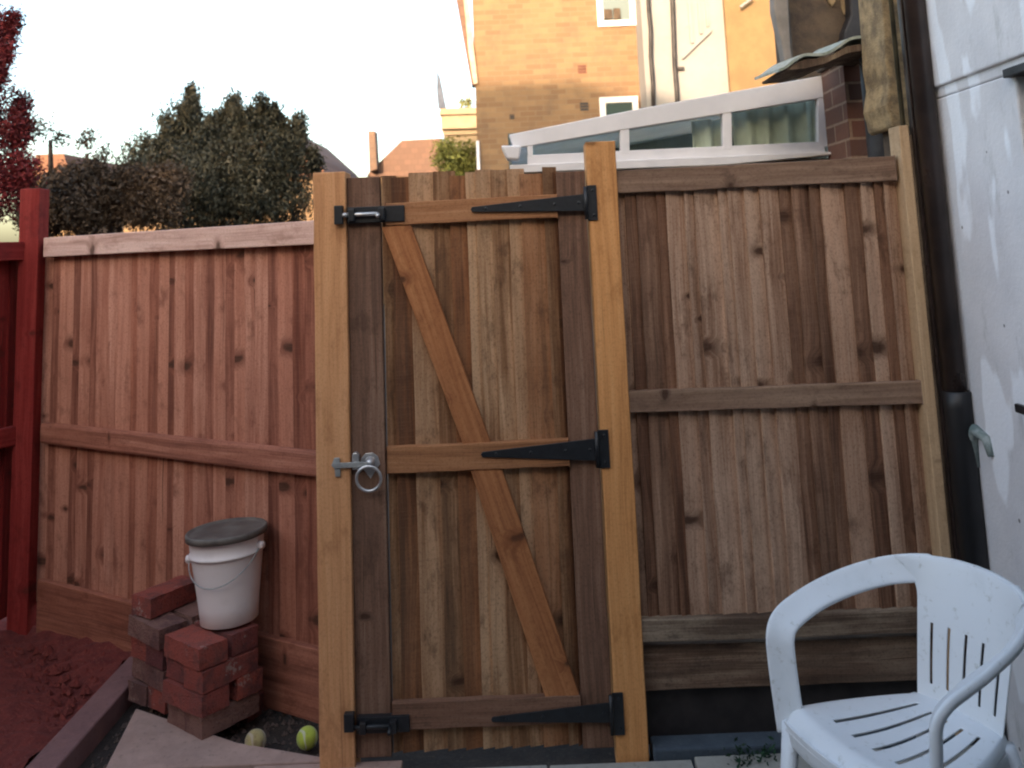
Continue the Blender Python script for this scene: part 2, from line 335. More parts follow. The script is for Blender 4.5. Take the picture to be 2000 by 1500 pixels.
M['conifer'] = leafmat('conifer_leaf', (.022, .024, .015), (.095, .080, .045), (.24, .18, .105))
M['hedge'] = leafmat('hedge_leaf', (.040, .027, .016), (.115, .070, .040), (.20, .125, .072))
M['leakleaf'] = leafmat('leak_red_leaf', (.09, .010, .012), (.20, .020, .020), (.30, .045, .04))  # leaf red stands in for the light leak at the left edge
M['yleaf'] = leafmat('yellow_green_leaf', (.10, .11, .025), (.22, .22, .05), (.36, .33, .09))
M['bark'] = plain('bark', (.09, .06, .045), .9, 0, .3, 20, .6)
M['green'] = leafmat('green_leaf', (.01, .03, .015), (.02, .07, .03), (.05, .12, .05))

# ------------------------------------------------------------------ ground
g = MB(); S = 400
g.add([(-S, -S, -.045), (S, -S, -.045), (S, S, -.045), (-S, S, -.045)], [(0, 1, 2, 3)])
tag(g.build('ground', M['soil']), kind='structure')

def slab(mb, pts, z0, z1, tint=(.5, .5, 0)):
    a = [Vector((p[0], p[1], z1)) for p in pts]; mb.prism(a, (0, 0, z0 - z1), tint)
# slabs in front of the gate and fence, and to the left
def row(mb, x0, x1, y0, y1, nx, gap=.008, z=0.0, jit=.004):
    w = (x1 - x0) / nx
    for i in range(nx):
        h = z + random.uniform(-jit, jit)
        mb.box((x0 + i * w + gap / 2, y0 + gap / 2, -.05), (x0 + (i + 1) * w - gap / 2, y1 - gap / 2, h))
pv = MB()
A = At(250, 1408, z=0); B = At(165, 1500, z=0); Cc = At(655, 1492, z=0)
row(pv, -1.30, 1.30, -.6, -.15, 6); row(pv, -1.30, 1.30, -.15, .3, 6); row(pv, -1.30, 1.30, .3, .75, 6); row(pv, -1.30, 1.30, .75, 1.2, 6)
row(pv, -1.30, 1.30, 1.2, 1.65, 6); row(pv, -1.30, 1.30, 1.65, 2.1, 6); row(pv, -1.30, 1.30, 2.1, 2.545, 6); tag(pv.build('yard_paving', M['yard'], bevel=.004), kind='structure'); pv = MB()  # unseen paving, kept dark so less light bounces onto the fence
row(pv, -1.30, -.40, 2.55, 2.985, 2, z=.002)
# the back left slab is cut on the slant
slab(pv, [(-1.36, 3.37), (-1.30, 2.993), (-.62, 2.993), (-.66, 3.02), (-.94, 3.12)], -.05, .004)
tag(pv.build('paving', M['slab'], bevel=.004), kind='structure')
pv = MB(); row(pv, -.395, 1.30, 2.555, 2.940, 4, z=.001); tag(pv.build('threshold_paving', M['slab2'], bevel=.004), kind='structure')
st = MB()
st.box((.34, 2.945, -.05), (1.30, 3.12, .022))
tag(st.build('concrete_ledge', M['concrete'], bevel=.006), kind='structure')
# soil bed on the left with its edging kerb
bd = MB(); bd.box((-2.4, -1, -.05), (-1.56, 4.0, .0)); 
vs = []; fs = []; nx, ny = 26, 90
random.seed(3)
for i in range(nx):
    for j in range(ny):
        vs.append((-3.4 + 1.87 * i / (nx - 1), 0 + 4.6 * j / (ny - 1), .0 + .028 * random.random() + .02 * math.sin(i * .9 + j * .5)))
for i in range(nx - 1):
    for j in range(ny - 1): fs.append((i * ny + j, (i + 1) * ny + j, (i + 1) * ny + j + 1, i * ny + j + 1))
sb = MB(); sb.add(vs, fs); tag(sb.build('soil_bed', M['leaksoil'], smooth=True), kind='structure')
ke = MB(); ke.box((-1.53, .4, -.05), (-1.43, 3.72, .03), axis=1); tag(ke.build('edging_kerb', M['edging'], bevel=.006), kind='structure')
# lumps of gravel and crumbs of soil in the strip under the left fence
random.seed(11)
gv = MB()
for i in range(900):
    x = random.uniform(-1.4, -.56); y = random.uniform(3.0, 3.55)
    r = random.choice((.003, .005, .005, .008, .011)); h = .6
    a = random.random() * 6
    vs = [(x + r * math.cos(a + k * 1.57) * random.uniform(.7, 1.2), y + r * math.sin(a + k * 1.57) * random.uniform(.7, 1.2), -.042) for k in range(4)] + [(x, y, -.042 + r * 1.1)]
    gv.add(vs, [(0, 1, 4), (1, 2, 4), (2, 3, 4), (3, 0, 4)])
lv = MB(); rl = random.Random(77)
for i in range(1500):
    x = rl.uniform(-2.6, -1.56); y = rl.uniform(1.8, 3.9); r = rl.choice((.006, .008, .012, .016, .022)); a = rl.random() * 6; z = .016; h = r * rl.uniform(.3, .9)
    vs = [(x + r * math.cos(a + k * 1.26) * rl.uniform(.6, 1.3), y + r * math.sin(a + k * 1.26) * rl.uniform(.6, 1.3), z - .01) for k in range(5)] + [(x + rl.uniform(-.3, .3) * r, y, z + h)]
    lv.add(vs, [(0, 1, 5), (1, 2, 5), (2, 3, 5), (3, 4, 5), (4, 0, 5)])
tag(lv.build('soil_clods', M['leaksoil']), 'soil clods and crumbs scattered over the bed at lower left, tinted by a red light leak', 'soil', kind='stuff')
tag(gv.build('gravel', M['grit']), 'loose grit and crumbs on the dark soil under the left fence', 'gravel', kind='stuff')

# ------------------------------------------------------------------ fences
D = 2.95
def boards(mb, x0, x1, z0, z1, yb, pitch=.1, M_=None, ztop=0.0, vary=.1, dirn=1, thick=.021, over=.024, spec=None, alt=None):
    x = x0; i = 0
    while x < x1 - .01:
        p = (spec[i % len(spec)][0] if spec else pitch * random.uniform(1 - vary, 1 + vary) * ((1.25 if i % 2 == 0 else .75) if alt else 1)); w = min(p + over, x1 - x + .004)
        zt = z1 + random.uniform(-ztop, ztop); sl_ = random.uniform(-.004, .004)
        a = thick if dirn > 0 else .005; b = .005 if dirn > 0 else thick
        o = random.uniform(-.0015, .0015) + (i % 2) * .0004
        sd_ = random.random() * 60; nz = 7; row_ = random.choice((0, 0, 10 / 2.3, 17.37))
        tb = (random.random(), random.random(), sd_)
        if alt: tb = (min(1, max(0, (.88 if (i % 2 == 0) != (random.random() < .12) else .10) + random.uniform(-.16, .16))), tb[1], sd_)  # alternating tint paints in light caught by angled boards, besides their own tone
        if spec: tb = (spec[i % len(spec)][1], spec[i % len(spec)][2], sd_)
        vs = []; gs = []
        bw = [random.uniform(-.003, .003) for _ in range(nz + 1)]; bx = [random.uniform(-.0018, .0018) for _ in range(nz + 1)]
        cup = random.uniform(-.002, .003)
        for k in range(nz + 1):
            z = z0 + (zt - z0) * k / nz; dx = sl_ * (k / nz - .5) + bx[k]
            for (xx, yy) in ((x, yb - a), (x + w * .5, yb - (a + b) / 2 + cup), (x + w, yb - b), (x + w, yb), (x, yb)):
                vs.append((xx + dx, yy + o + bw[k] * .7 - .0065 * (dirn > 0) * (1 - (xx - x) / w) , z)); gs.append((xx + sd_ * 3.1, z + row_ + sd_ * .0015, yy))
        fs = []
        for k in range(nz):
            for q in range(5):
                q2 = (q + 1) % 5; fs.append((k * 5 + q, k * 5 + q2, (k + 1) * 5 + q2, (k + 1) * 5 + q))
        fs.append((4, 3, 2, 1, 0)); e = nz * 5; fs.append((e, e + 1, e + 2, e + 3, e + 4))
        if M_ is not None: vs = [tuple(M_ @ Vector(v)) for v in vs]
        mb.add(vs, fs, gs, tb)
        x += p; i += 1

# --- right fence
random.seed(21)
fr = empty('board_fence', (.78, 3.0, 0), label='brown close board fence panel between the yellow gate post and the drainpipe', cat='fence')
FX0, FX1 = .30, 1.232
m = MB(); boards(m, FX0, FX1, At(1480, 1225, y=3).z, At(1480, 345, y=3).z, 3.005, .052, alt=1, vary=.3); m.build('board_panel', M['fence'], fr)
def rail_px(name, mat, par, u0, u1, ta, ba, tb_, bb, yf, th, **k):
    """rail whose front face is seen between these pixels: top/bottom at the left end, top/bottom at the right end"""
    a, b, c_, d_ = At(u0, ta, y=yf), At(u0, ba, y=yf), At(u1, tb_, y=yf), At(u1, bb, y=yf)
    x0, x1 = k.get('x0', a.x), k.get('x1', c_.x)
    m = MB(); s_ = random.random() * 50
    N = 8; vs = []; gs = []
    for i in range(N + 1):
        t = i / N; x = x0 + (x1 - x0) * t; zt = a.z + (c_.z - a.z) * t + random.uniform(-.0015, .0015); zb = b.z + (d_.z - b.z) * t + random.uniform(-.0015, .0015)
        for (yy, zz) in ((yf, zb), (yf + th, zb), (yf + th, zt), (yf, zt)):
            vs.append((x, yy, zz)); gs.append((zz + yy + s_, x + s_ * 3, yy))
    fs = [(0, 1, 2, 3)[::-1], tuple(N * 4 + q for q in range(4))]
    for i in range(N):
        for q in range(4):
            q2 = (q + 1) % 4; fs.append((i * 4 + q, i * 4 + q2, (i + 1) * 4 + q2, (i + 1) * 4 + q)[::-1])
    fs = [tuple(reversed(f)) for f in fs]
    m.add(vs, fs, gs, k.get('tint', (.5, .3, s_)))
    return m.build(name, mat, par, bevel=.003)
random.seed(5)
rail_px('cap_rail', M['cap_r'], fr, 1212, 1752, 334, 378, 304, 352, 2.962, .05, x0=.325, x1=1.225)
rail_px('mid_rail', M['cap_r'], fr, 1228, 1785, 765, 806, 745, 790, 2.958, .032, x0=.325, x1=1.236, tint=(.9, .2, 3.3))
rail_px('low_rail', M['old'], fr, 1250, 1800, 1212, 1256, 1192, 1236, 2.955, .035, x0=.325, x1=1.236, tint=(1.0, .1, 9.1))
rail_px('gravel_board', M['old'], fr, 1256, 1800, 1262, 1350, 1242, 1330, 2.985, .03, x0=.325, x1=1.236, tint=(.45, .9, 6.1))
m = MB(); m.box((.325, 3.02, .0), (1.236, 3.06, At(1400, 1345, y=3).z)); m.build('plinth', M['near_black'], fr)  # near-black colour paints in the shade below the gravel board
# pale timber at its right end, with a darker one beside it
fp = empty('fence_post', (1.25, 2.95, 0), label='pale timber fence post beside the brown drainpipe', cat='post')
m = MB(); m.box((1.236, 2.935, 0), (1.268, 3.02, At(1765, 245, y=2.94).z)); m.build('post', M['pale'], fp, bevel=.003)
m = MB(); m.box((1.2705, 2.955, 0), (1.305, 3.02, At(1780, 262, y=2.94).z)); m.build('batten', M['old'], fp, bevel=.003)
tag(fp.children[1], label='darker brown batten beside the pale post')

# --- gate posts
random.seed(9)
def post(name, u0, u1, vt, mat, label):
    x0, x1 = At(u0, vt, y=D).x, At(u1, vt, y=D).x; zt = At((u0 + u1) / 2, vt, y=D).z
    e_ = empty(name, ((x0 + x1) / 2, D + .05, 0), label=label, cat='gate post')
    m = MB(); s_ = 3.3 if u0 < 1000 else 8.2
    N = 12; vs = []; gs = []
    for i in range(N + 1):
        z = -.04 + (zt + .04) * i / N; j = [random.uniform(-.0012, .0012) for _ in range(4)]
        for q, (xx, yy) in enumerate(((x0, D), (x1, D), (x1, D + .1), (x0, D + .1))): vs.append((xx + j[q], yy, z)); gs.append((xx + yy + s_ * 3, z + s_ * 5, yy))
    fs = [(3, 2, 1, 0), tuple(N * 4 + q for q in range(4))]
    for i in range(N):
        for q in range(4):
            q2 = (q + 1) % 4; fs.append((i * 4 + q, i * 4 + q2, (i + 1) * 4 + q2, (i + 1) * 4 + q))
    m.add(vs, fs, gs, (.5, .4, s_)); m.build('timber', mat, e_, bevel=.004)
    return e_
pl = post('gate_post', 611, 675, 336, M['post_l'], 'tan timber gate post carrying the latch and bolt keeps, left of the gate')
pr = post('gate_post', 1143, 1201, 276, M['post_r'], 'taller yellow timber gate post carrying the black hinge plates')

# --- gate
random.seed(33)
gate = empty('garden_gate', (-.13, 3.0, 0), label='tall wooden board gate with a diagonal brace and black strap hinges', cat='gate')
gx0 = At(679, 700, y=D + .02).x; gx1 = At(751, 700, y=D).x; gx2 = At(1100, 700, y=D).x; gx3 = At(1168, 700, y=D).x
gx0, gx3 = -.541, .226; gx1 = At(749, 700, y=2.965).x; gx2 = At(1103, 700, y=2.965).x
ztop = At(900, 338, y=2.98).z
m = MB(); boards(m, gx1 + .004, gx2 + .004, .025, ztop, 3.0, .066, ztop=.012, thick=.017, over=.016, spec=[(.030, .45, .2), (.058, .12, .8), (.075, .80, .6), (.055, .45, .1), (.052, .30, 1.0), (.034, .98, .2), (.048, .72, .1), (.055, .60, .3), (.040, .90, .6), (.075, .55, 1.0)]); m.build('board_panel', M['gate'], gate)
for (a, b, zt) in ((gx0, gx1 - .001, At(710, 346, y=2.97).z), (gx2, gx3, At(1130, 334, y=2.97).z)):
    m = MB(); m.box((a, 2.968, .02), (b, 3.004, zt), tint=(.5 if a < 0 else .25, .5, a)); m.build('stile', M['stile'], gate, bevel=.003)
rails = []
rails.append(rail_px('rail', M['rail'], gate, 752, 1100, 397, 441, 378, 424, 2.955, .026, x0=At(752, 420, y=2.955).x, x1=gx2 - .001, tint=(.6, .3, 1.2)))
rails.append(rail_px('rail', M['rail'], gate, 756, 1112, 874, 926, 858, 911, 2.952, .028, x0=At(756, 900, y=2.952).x, x1=gx2 - .001, tint=(.35, .3, 4.2)))
rails.append(rail_px('rail', M['stile'], gate, 760, 1128, 1374, 1428, 1358, 1412, 2.955, .026, x0=gx1 + .004, x1=gx2 - .001, tint=(.5, .9, 7.7)))
# diagonal brace, one length running behind the middle rail
q = [At(u, v, y=2.957) for u, v in ((745, 443), (903, 865), (921, 925), (1066, 1365), (1132, 1359), (981, 918), (957, 861), (803, 440))]
m = MB(); ax = (q[3] - q[0]).normalized(); sx = Vector((ax.z, 0, -ax.x)); b4 = len(q)
vs = q + [p + Vector((0, .026, 0)) for p in q]
fs = [(0, 1, 6, 7), (1, 2, 5, 6), (2, 3, 4, 5)]
fs = fs + [tuple(i + 8 for i in reversed(f)) for f in fs] + [(i, i + 8, (i + 1) % 8 + 8, (i + 1) % 8) for i in range(8)]
m.add(vs, fs, [(v.dot(sx) + v.y + 4.4, v.dot(ax) + 9.1, v.y) for v in vs], (.5, .5, 2))
m.build('brace', M['brace'], gate, bevel=.003)

# strap hinges
def tee(v0, tip, plate, sc=1.0):
    h = MB(); yf = 2.9445
    (ut, vt), (ue, va, vb) = tip, v0
    pts = [At(ut, vt - 5, y=yf), At(ue, va, y=yf), At(ue, vb, y=yf), At(ut, vt + 5, y=yf), At(ut - 3, vt, y=yf)]
    h.prism(pts, (0, .0045, 0))
    ho = h.build('hinge', M['black'], gate, bevel=.001)
    (u0, va2, u1, vb2) = plate
    p = MB(); a = At(u0, va2, y=2.944); b = At(u1, vb2, y=2.944); p.box((a.x, 2.944, b.z), (b.x, 2.9485, a.z)); p.build('hinge_plate', M['black'], ho, bevel=.001)
    k = MB(); k.tube([(a.x - .004, 2.941, b.z + .004), (a.x - .004, 2.941, a.z - .004)], .0065, 12); k.build('hinge_pin', M['black'], ho, smooth=True)
    for t in (.12, .42, .72, .93):
        s_ = MB()
        c_ = pts[0].lerp(pts[1], t) * .5 + pts[3].lerp(pts[2], t) * .5; s_.lathe([(.0052, 0), (.0045, .002), (.002, .003)], (c_.x, yf, c_.z), 10, M=Matrix.Rotation(R(90), 4, 'X')); s_.build('screw', M['black'], ho)
    for z in (.15, .85):
        for xx in (.6,):
            s_ = MB(); s_.lathe([(.0052, 0), (.0045, .002), (.002, .003)], (a.x + (b.x - a.x) * xx, 2.944, b.z + (a.z - b.z) * z), 10, M=Matrix.Rotation(R(90), 4, 'X')); s_.build('screw', M['black'], ho)
tee((1146, 378, 412), (922, 409), (1145, 362, 1168, 430))
tee((1168, 856, 900), (942, 888), (1167, 840, 1192, 914))
tee((1196, 1372, 1412), (962, 1406), (1195, 1354, 1221, 1436))

# tower bolts (top and bottom): keep on the post, plate, rod and brackets on the gate
def bolt(u0, u1, va, vb, k0, k1, kva, kvb, r0, r1, bright=True):
    yf = 2.947
    a, b = At(u0, va, y=yf), At(u1, vb, y=yf)
    m = MB(); m.box((a.x, yf, b.z), (b.x, yf + .0235, a.z)); bo = m.build('bolt', M['black'], gate, bevel=.0015)
    zc = (a.z + b.z) / 2 + .001; rod = MB(); xa, xb = At(r0, va, y=yf).x, At(r1, va, y=yf).x
    rod.tube([(At(k0 + 8, va, y=yf).x, yf - .011, zc), (xb, yf - .011, zc)], .0068, 14); rod.build('bolt_rod', M['zinc'] if bright else M['black'], bo, smooth=True)
    for u in (r0 - 6, r1 - 6):
        br = MB(); xx = At(u, va, y=yf).x; br.box((xx - .010, yf - .021, b.z + .006), (xx + .010, yf + .001, a.z - .006)); br.build('bolt_bracket', M['black'], bo, bevel=.003)
    kn = MB(); kn.tube([((xa * .2 + xb * .8), yf - .011, zc), ((xa * .2 + xb * .8), yf - .04, zc - .008)], [.005, .006], 10); kn.build('bolt_knob', M['zinc'] if bright else M['black'], bo, smooth=True)
    ka, kb = At(k0, kva, y=2.935), At(k1, kvb, y=2.935); k = MB(); k.box((ka.x, 2.926, kb.z), (kb.x, 2.9485, ka.z)); k.build('bolt_keep', M['black'], pl, bevel=.002)
    if bright:
        kz = MB(); kz.tube([(kb.x - .004, 2.934, zc), (kb.x + .016, 2.936, zc)], .0078, 12); kz.build('keep_sleeve', M['zinc'], pl, smooth=True)
bolt(677, 790, 405, 432, 653, 670, 402, 438, 694, 752)
bolt(697, 800, 1402, 1430, 672, 692, 1393, 1428, 716, 775, False)

# ring latch, bright zinc
yl = 2.962
c0 = At(722, 905, y=yl)
m = MB(); q = []
prof = [(-.031, -.004), (-.026, .016), (-.012, .030), (.010, .031), (.025, .020), (.032, -.004), (.012, -.030), (.002, -.046), (-.010, -.030)]
m.prism([(c0.x + x, yl, c0.z + z) for x, z in prof], (0, .0058, 0)); lt = m.build('latch', M['zinc'], gate, bevel=.0012)
tag(lt, label='bright zinc ring latch')
m = MB(); m.lathe([(.017, 0), (.016, .007), (.009, .013), (.007, .018)], (c0.x + .001, yl, c0.z + .004), 20, M=Matrix.Rotation(R(90), 4, 'X')); m.build('latch_boss', M['zinc'], lt, smooth=True)
rc = At(720, 935, y=2.94); rg = MB(); rr = .0375
rg.tube([(rc.x + rr * math.sin(t * math.pi / 18), 2.94 - .006 * math.cos(t * math.pi / 18), rc.z + rr * math.cos(t * math.pi / 18)) for t in range(37)], .0047, 12, cap=False, up=(0, 1, 0)); rg.build('latch_ring', M['zinc'], lt, smooth=True)
aL, aR = At(650, 914, y=2.938), At(706, 905, y=2.938)
m = MB(); m.box((aL.x + .004, 2.938, aR.z - .012), (aR.x + .02, 2.9425, aR.z + .004)); m.build('latch_bar', M['galv'], lt, bevel=.0015)
bx = At(693, 890, y=2.94).x; m = MB(); m.prism([(bx - .010, 2.946, aR.z - .02), (bx + .010, 2.946, aR.z - .02), (bx + .010, 2.946, aR.z + .022), (bx + .003, 2.946, aR.z + .030), (bx - .006, 2.946, aR.z + .029), (bx - .010, 2.946, aR.z + .022)], (0, .0215, 0)); m.build('latch_bracket', M['zinc'], lt, bevel=.002)
kx = aL.x + .012; m = MB(); m.prism([(kx - .018, 2.9425, aR.z - .004), (kx - .008, 2.9425, aR.z + .018), (kx + .008, 2.9425, aR.z + .018), (kx + .010, 2.9425, aR.z - .012), (kx + .009, 2.9425, aR.z - .038), (kx - .006, 2.9425, aR.z - .038), (kx - .008, 2.9425, aR.z - .014)], (0, .006, 0)); m.build('latch_keep', M['galv'], pl, bevel=.001)

# --- left fence, turned away from the gate post
random.seed(41)
LA = Vector((-.66, 3.27)); LB = Vector((-2.06, 4.10))
ll = (LB - LA).length; ang = math.atan2(LA.y - LB.y, LA.x - LB.x)
ML = Matrix.Translation((LB.x, LB.y, 0)) @ Matrix.Rotation(ang, 4, 'Z')
fl = empty('board_fence', (LB.x, LB.y, 0), ang, label='close board fence panel tinted by a red light leak, running back from the tan gate post', cat='fence')
def loc_build(m, name, mat, par, **k): m.local = True; return m.build(name, mat, par, **k)
m = MB(); boards(m, -.05, ll + .02, .10, 1.61, .03, .062, dirn=1, alt=1, vary=.3); loc_build(m, 'board_panel', M['fence_left'], fl)
m = MB(); m.box((0, -.035, 1.540), (ll + .02, .035, 1.624), axis=0, tint=(.6, .5, 3.1), seed=3.1); loc_build(m, 'cap_rail', M['cap_l'], fl, bevel=.004)
m = MB(); m.box((0, -.03, .752), (ll + .02, .006, .838), axis=0, tint=(.3, .5, 8.1), seed=8.3)
v = m.v; 
loc_build(m, 'mid_rail', M['fence_left'], fl, bevel=.012)
m = MB(); m.box((0, -.02, -.03), (ll + .02, .012, .20), axis=0, tint=(.25, .9, 5.1), seed=5.7); loc_build(m, 'gravel_board', M['fence_left'], fl, bevel=.004)
# side fence at the far left with its corner post, painted in light-leak red
random.seed(43)
cp = At(66, 500, y=3.62)
fs_ = empty('side_fence', (-2.14, 4.1, 0), label='side fence with a corner post at the left edge, coloured by a red light leak', cat='fence')
m = MB(); m.box((-2.182, 4.06, -.04), (-2.095, 4.15, 1.842), tint=(.9, .5, 2.2)); m.build('corner_post', M['side_fence'], fs_, bevel=.004)
MS = Matrix.Translation((-1.925, 3.62, 0)) @ Matrix.Rotation(R(180 + 62), 4, 'Z') @ Matrix.Scale(1, 4)
m = MB()
MS = Matrix.Translation((-3.45, 1.6, 0)) @ Matrix.Rotation(math.atan2(4.11 - 1.6, -2.185 + 3.45), 4, 'Z')
L2 = math.hypot(4.11 - 1.6, -2.185 + 3.45)
boards(m, 0, L2, .05, 1.58, .03, .11, M_=MS); m.build('board_panel', M['side_fence'], fs_)
m = MB(); m.box((0, -.05, 1.53), (L2, .035, 1.61), axis=0, M=MS, tint=(.8, .5, 1)); m.build('cap_rail', M['side_fence'], fs_, bevel=.004)
m = MB(); m.box((0, -.04, .75), (L2, .0, .83), axis=0, M=MS, tint=(.6, .5, 2)); m.build('mid_rail', M['side_fence'], fs_, bevel=.006)

# ------------------------------------------------------------------ loose bricks
random.seed(17)
BL, BW, BH = .215, .1025, .065
def one_brick(name, seed):
    random.seed(seed); m = MB(); nx, ny, nz = 8, 4, 3
    def J(x, y, z):
        e = sum((abs(abs(c) - h) < 1e-6) for c, h in ((x, BL / 2), (y, BW / 2), (z, BH / 2)))
        r_ = .0012 if e < 2 else .0035
        return (x * (1 - (r_ * random.random()) * (e >= 2) * 4) + random.uniform(-r_, r_) * .6, y + random.uniform(-r_, r_) * .6, z + random.uniform(-r_, r_) * .5)
    idx = {}; vs = []
    def vid(i, j, k):
        if (i, j, k) not in idx:
            idx[(i, j, k)] = len(vs); vs.append(J(-BL / 2 + BL * i / nx, -BW / 2 + BW * j / ny, -BH / 2 + BH * k / nz))
        return idx[(i, j, k)]
    fs = []
    for i in range(nx):
        for j in range(ny):
            fs.append((vid(i, j, 0), vid(i, j + 1, 0), vid(i + 1, j + 1, 0), vid(i + 1, j, 0))); fs.append((vid(i, j, nz), vid(i + 1, j, nz), vid(i + 1, j + 1, nz), vid(i, j + 1, nz)))
    for i in range(nx):
        for k in range(nz):
            fs.append((vid(i, 0, k), vid(i + 1, 0, k), vid(i + 1, 0, k + 1), vid(i, 0, k + 1))); fs.append((vid(i, ny, k), vid(i, ny, k + 1), vid(i + 1, ny, k + 1), vid(i + 1, ny, k)))
    for j in range(ny):
        for k in range(nz):
            fs.append((vid(0, j, k), vid(0, j, k + 1), vid(0, j + 1, k + 1), vid(0, j + 1, k))); fs.append((vid(nx, j, k), vid(nx, j + 1, k), vid(nx, j + 1, k + 1), vid(nx, j, k + 1)))
    m.add(vs, fs); return m.build(name, M['loose'], bevel=0)
protos = [one_brick('loose_brick', 100 + i) for i in range(4)]
used = set()
random.seed(18)
def put_brick(i, loc, rz, label, tilt=0):
    p = protos[i % 4]
    if i % 4 in used: o = p.copy(); COL.objects.link(o)
    else: o = p; used.add(i % 4)
    o.location = loc; o.rotation_euler = (R(tilt), R(random.uniform(-1, 1)), rz)
    tag(o, label, 'brick', 'loose red bricks stacked by the left fence'); return o
FC = At(398, 1452, z=0)                       # front corner of the near stack
th = R(52)
dR = Vector((math.cos(th), math.sin(th), 0)); dL = Vector((-math.sin(th), math.cos(th), 0))
ords = ['bottom', 'second', 'third', 'top']
bi = 0
for k in range(4):
    z = BH / 2 + k * (BH + .004) + .005
    j = lambda: Vector((random.uniform(-.015, .015), random.uniform(-.015, .015), 0))
    if k % 2 == 0:
        for q, w in ((0, 'right hand'), (1, 'left hand')):   # long side along dR
            c_ = FC + dR * (BL / 2 + .004) + dL * (BW / 2 + q * (BW + .008)) + j(); c_.z = z
            put_brick(bi, c_, th + R(random.uniform(-3, 3)), f'red brick in the {ords[k]} course of the near stack, {w} one' if q == 0 else f'red brick in the {ords[k]} course of the near stack, behind the long facing one'); bi += 1
    else:
        for q in (0, 1):
            c_ = FC + dL * (BL / 2) + dR * (BW / 2 + q * (BW + .008)) + j(); c_.z = z
            put_brick(bi, c_, th + R(90) + R(random.uniform(-3, 3)), f'red brick in the {ords[k]} course of the near stack, at its {"front corner" if q == 0 else "gate side"}'); bi += 1
NTOP = 4 * (BH + .004) + .007
F2 = At(312, 1418, z=0)
for k in range(4):
    z = BH / 2 + k * (BH + .004) + .005
    for q in ((0, 1) if k % 2 else (0, 1)):
        if k % 2 == 0: c_ = FC + dL * .262 + dR * (BL / 2 + .02) + dL * (BW / 2 + q * (BW + .006)); r_ = th
        else: c_ = FC + dL * .262 + dL * (BL / 2) + dR * (.02 + BW / 2 + q * (BW + .006)); r_ = th + R(90)
        c_ = c_ + Vector((random.uniform(-.01, .01), random.uniform(-.01, .01), 0)); c_.z = z
        put_brick(bi, c_, r_ + R(random.uniform(-5, 5)), f'red brick in the {ords[k]} course of the farther left stack, {"nearer" if q == 0 else "farther"} of its two'); bi += 1
c_ = FC + dL * .43 + dR * .13; c_.z = 4 * (BH + .004) + BH / 2 + .006
put_brick(bi, c_, th + R(8), 'single red brick lying on top of the farther left stack'); bi += 1
# a few bricks lying in the strip to the right of the stacks
c_ = FC + dR * .30 + dL * .14; c_.z = -.045 + BH / 2
put_brick(bi, c_, th + R(15), 'dark red brick lying on the soil between the near stack and the balls'); bi += 1

# ------------------------------------------------------------------ bucket
bc = FC + dR * .085 + dL * .095
BZ = NTOP
bc = Vector((0, 0, 0)); q_ = At(437, 1225, z=BZ + .0); bc = Vector((q_.x, q_.y + .065, BZ))
bk = empty('bucket', (bc.x, bc.y, BZ), label='white plastic bucket with a dark lid standing on the near brick stack', cat='bucket')
bk.rotation_euler = (R(-1), R(-2.5), 0)
m = MB(); H_ = .286
m.lathe([(.090, 0.0), (.096, .004), (.1005, .06), (.119, .215), (.120, .218), (.127, .220), (.1275, .228), (.122, .231), (.1235, .25), (.1245, H_ - .012), (.131, H_ - .010), (.131, H_), (.124, H_ + .001), (.10, H_ - .004)], (0, 0, 0), 64)
loc_build(m, 'tub', M['bucket'], bk, smooth=True)
m = MB(); m.lathe([(.1335, -.016), (.1365, -.015), (.137, .002), (.134, .006), (.129, .0065), (.125, .002), (.115, .001), (.05, .002), (.001, .002)], (0, 0, H_ + .004), 64); loc_build(m, 'lid', M['lid'], bk, smooth=True)
m = MB(); pts = []
a0, a1 = R(-16), R(-172)
for i in range(25):
    t = i / 24; a = a0 + (a1 - a0) * t
    sag = math.sin(math.pi * t) ; z = H_ - .045 - .085 * sag - .03 * t
    r_ = .100 + (z / H_) * .031 + .004 + .008 * sag
    pts.append((r_ * math.cos(a), r_ * math.sin(a), z))
m.tube(pts, .0019, 8); loc_build(m, 'wire_handle', M['galv'], bk, smooth=True)
for i in (0, -1):
    m = MB(); p = Vector(pts[i]); m.lathe([(.013, -.008), (.013, .008), (.008, .012)], p, 14, M=Matrix.Rotation(math.atan2(p.y, p.x), 4, 'Z') @ Matrix.Rotation(R(90), 4, 'Y')); loc_build(m, 'handle_lug', M['bucket'], bk, smooth=True)

# ------------------------------------------------------------------ balls
def ballmat(name, c1, c2, c3):
    n = NT(name); p = n.obj(); a = n.noise(p, 40, 5, .7); f = n.noise(p, 500, 2)
    c = n.mix(n.mr(a, .4, .65, 0, 1, True), c1, c2)
    s = n.sep(p); w = n.math('ABSOLUTE', n.math('SUBTRACT', n.math('ABSOLUTE', n.math('ADD', s[0], n.math('MULTIPLY', n.math('SINE', n.math('MULTIPLY', s[2], 90)), .008))), .018))
    c = n.mix(n.mr(w, .0015, .0028, 1, 0), c, c3)
    n.color(c); n.rough(.95); n.b.inputs['Sheen Weight'].default_value = .3; n.bump(n.math('ADD', f, a), .8, .003); return n.m
def ball(u, v, r, mat, label, sq=1.0):
    p = At(u, v, z=r - .03); m = MB(); prof = [(max(.0003, r * math.sin(math.pi * i / 20)), -r * sq * math.cos(math.pi * i / 20)) for i in range(21)]
    m.lathe(prof, (0, 0, 0), 32); o = m.build('ball', mat, smooth=True); o.location = (p.x, p.y, r * sq - .042 + .01); o.rotation_euler = (.5, .3, .8)
    return tag(o, label, 'ball')
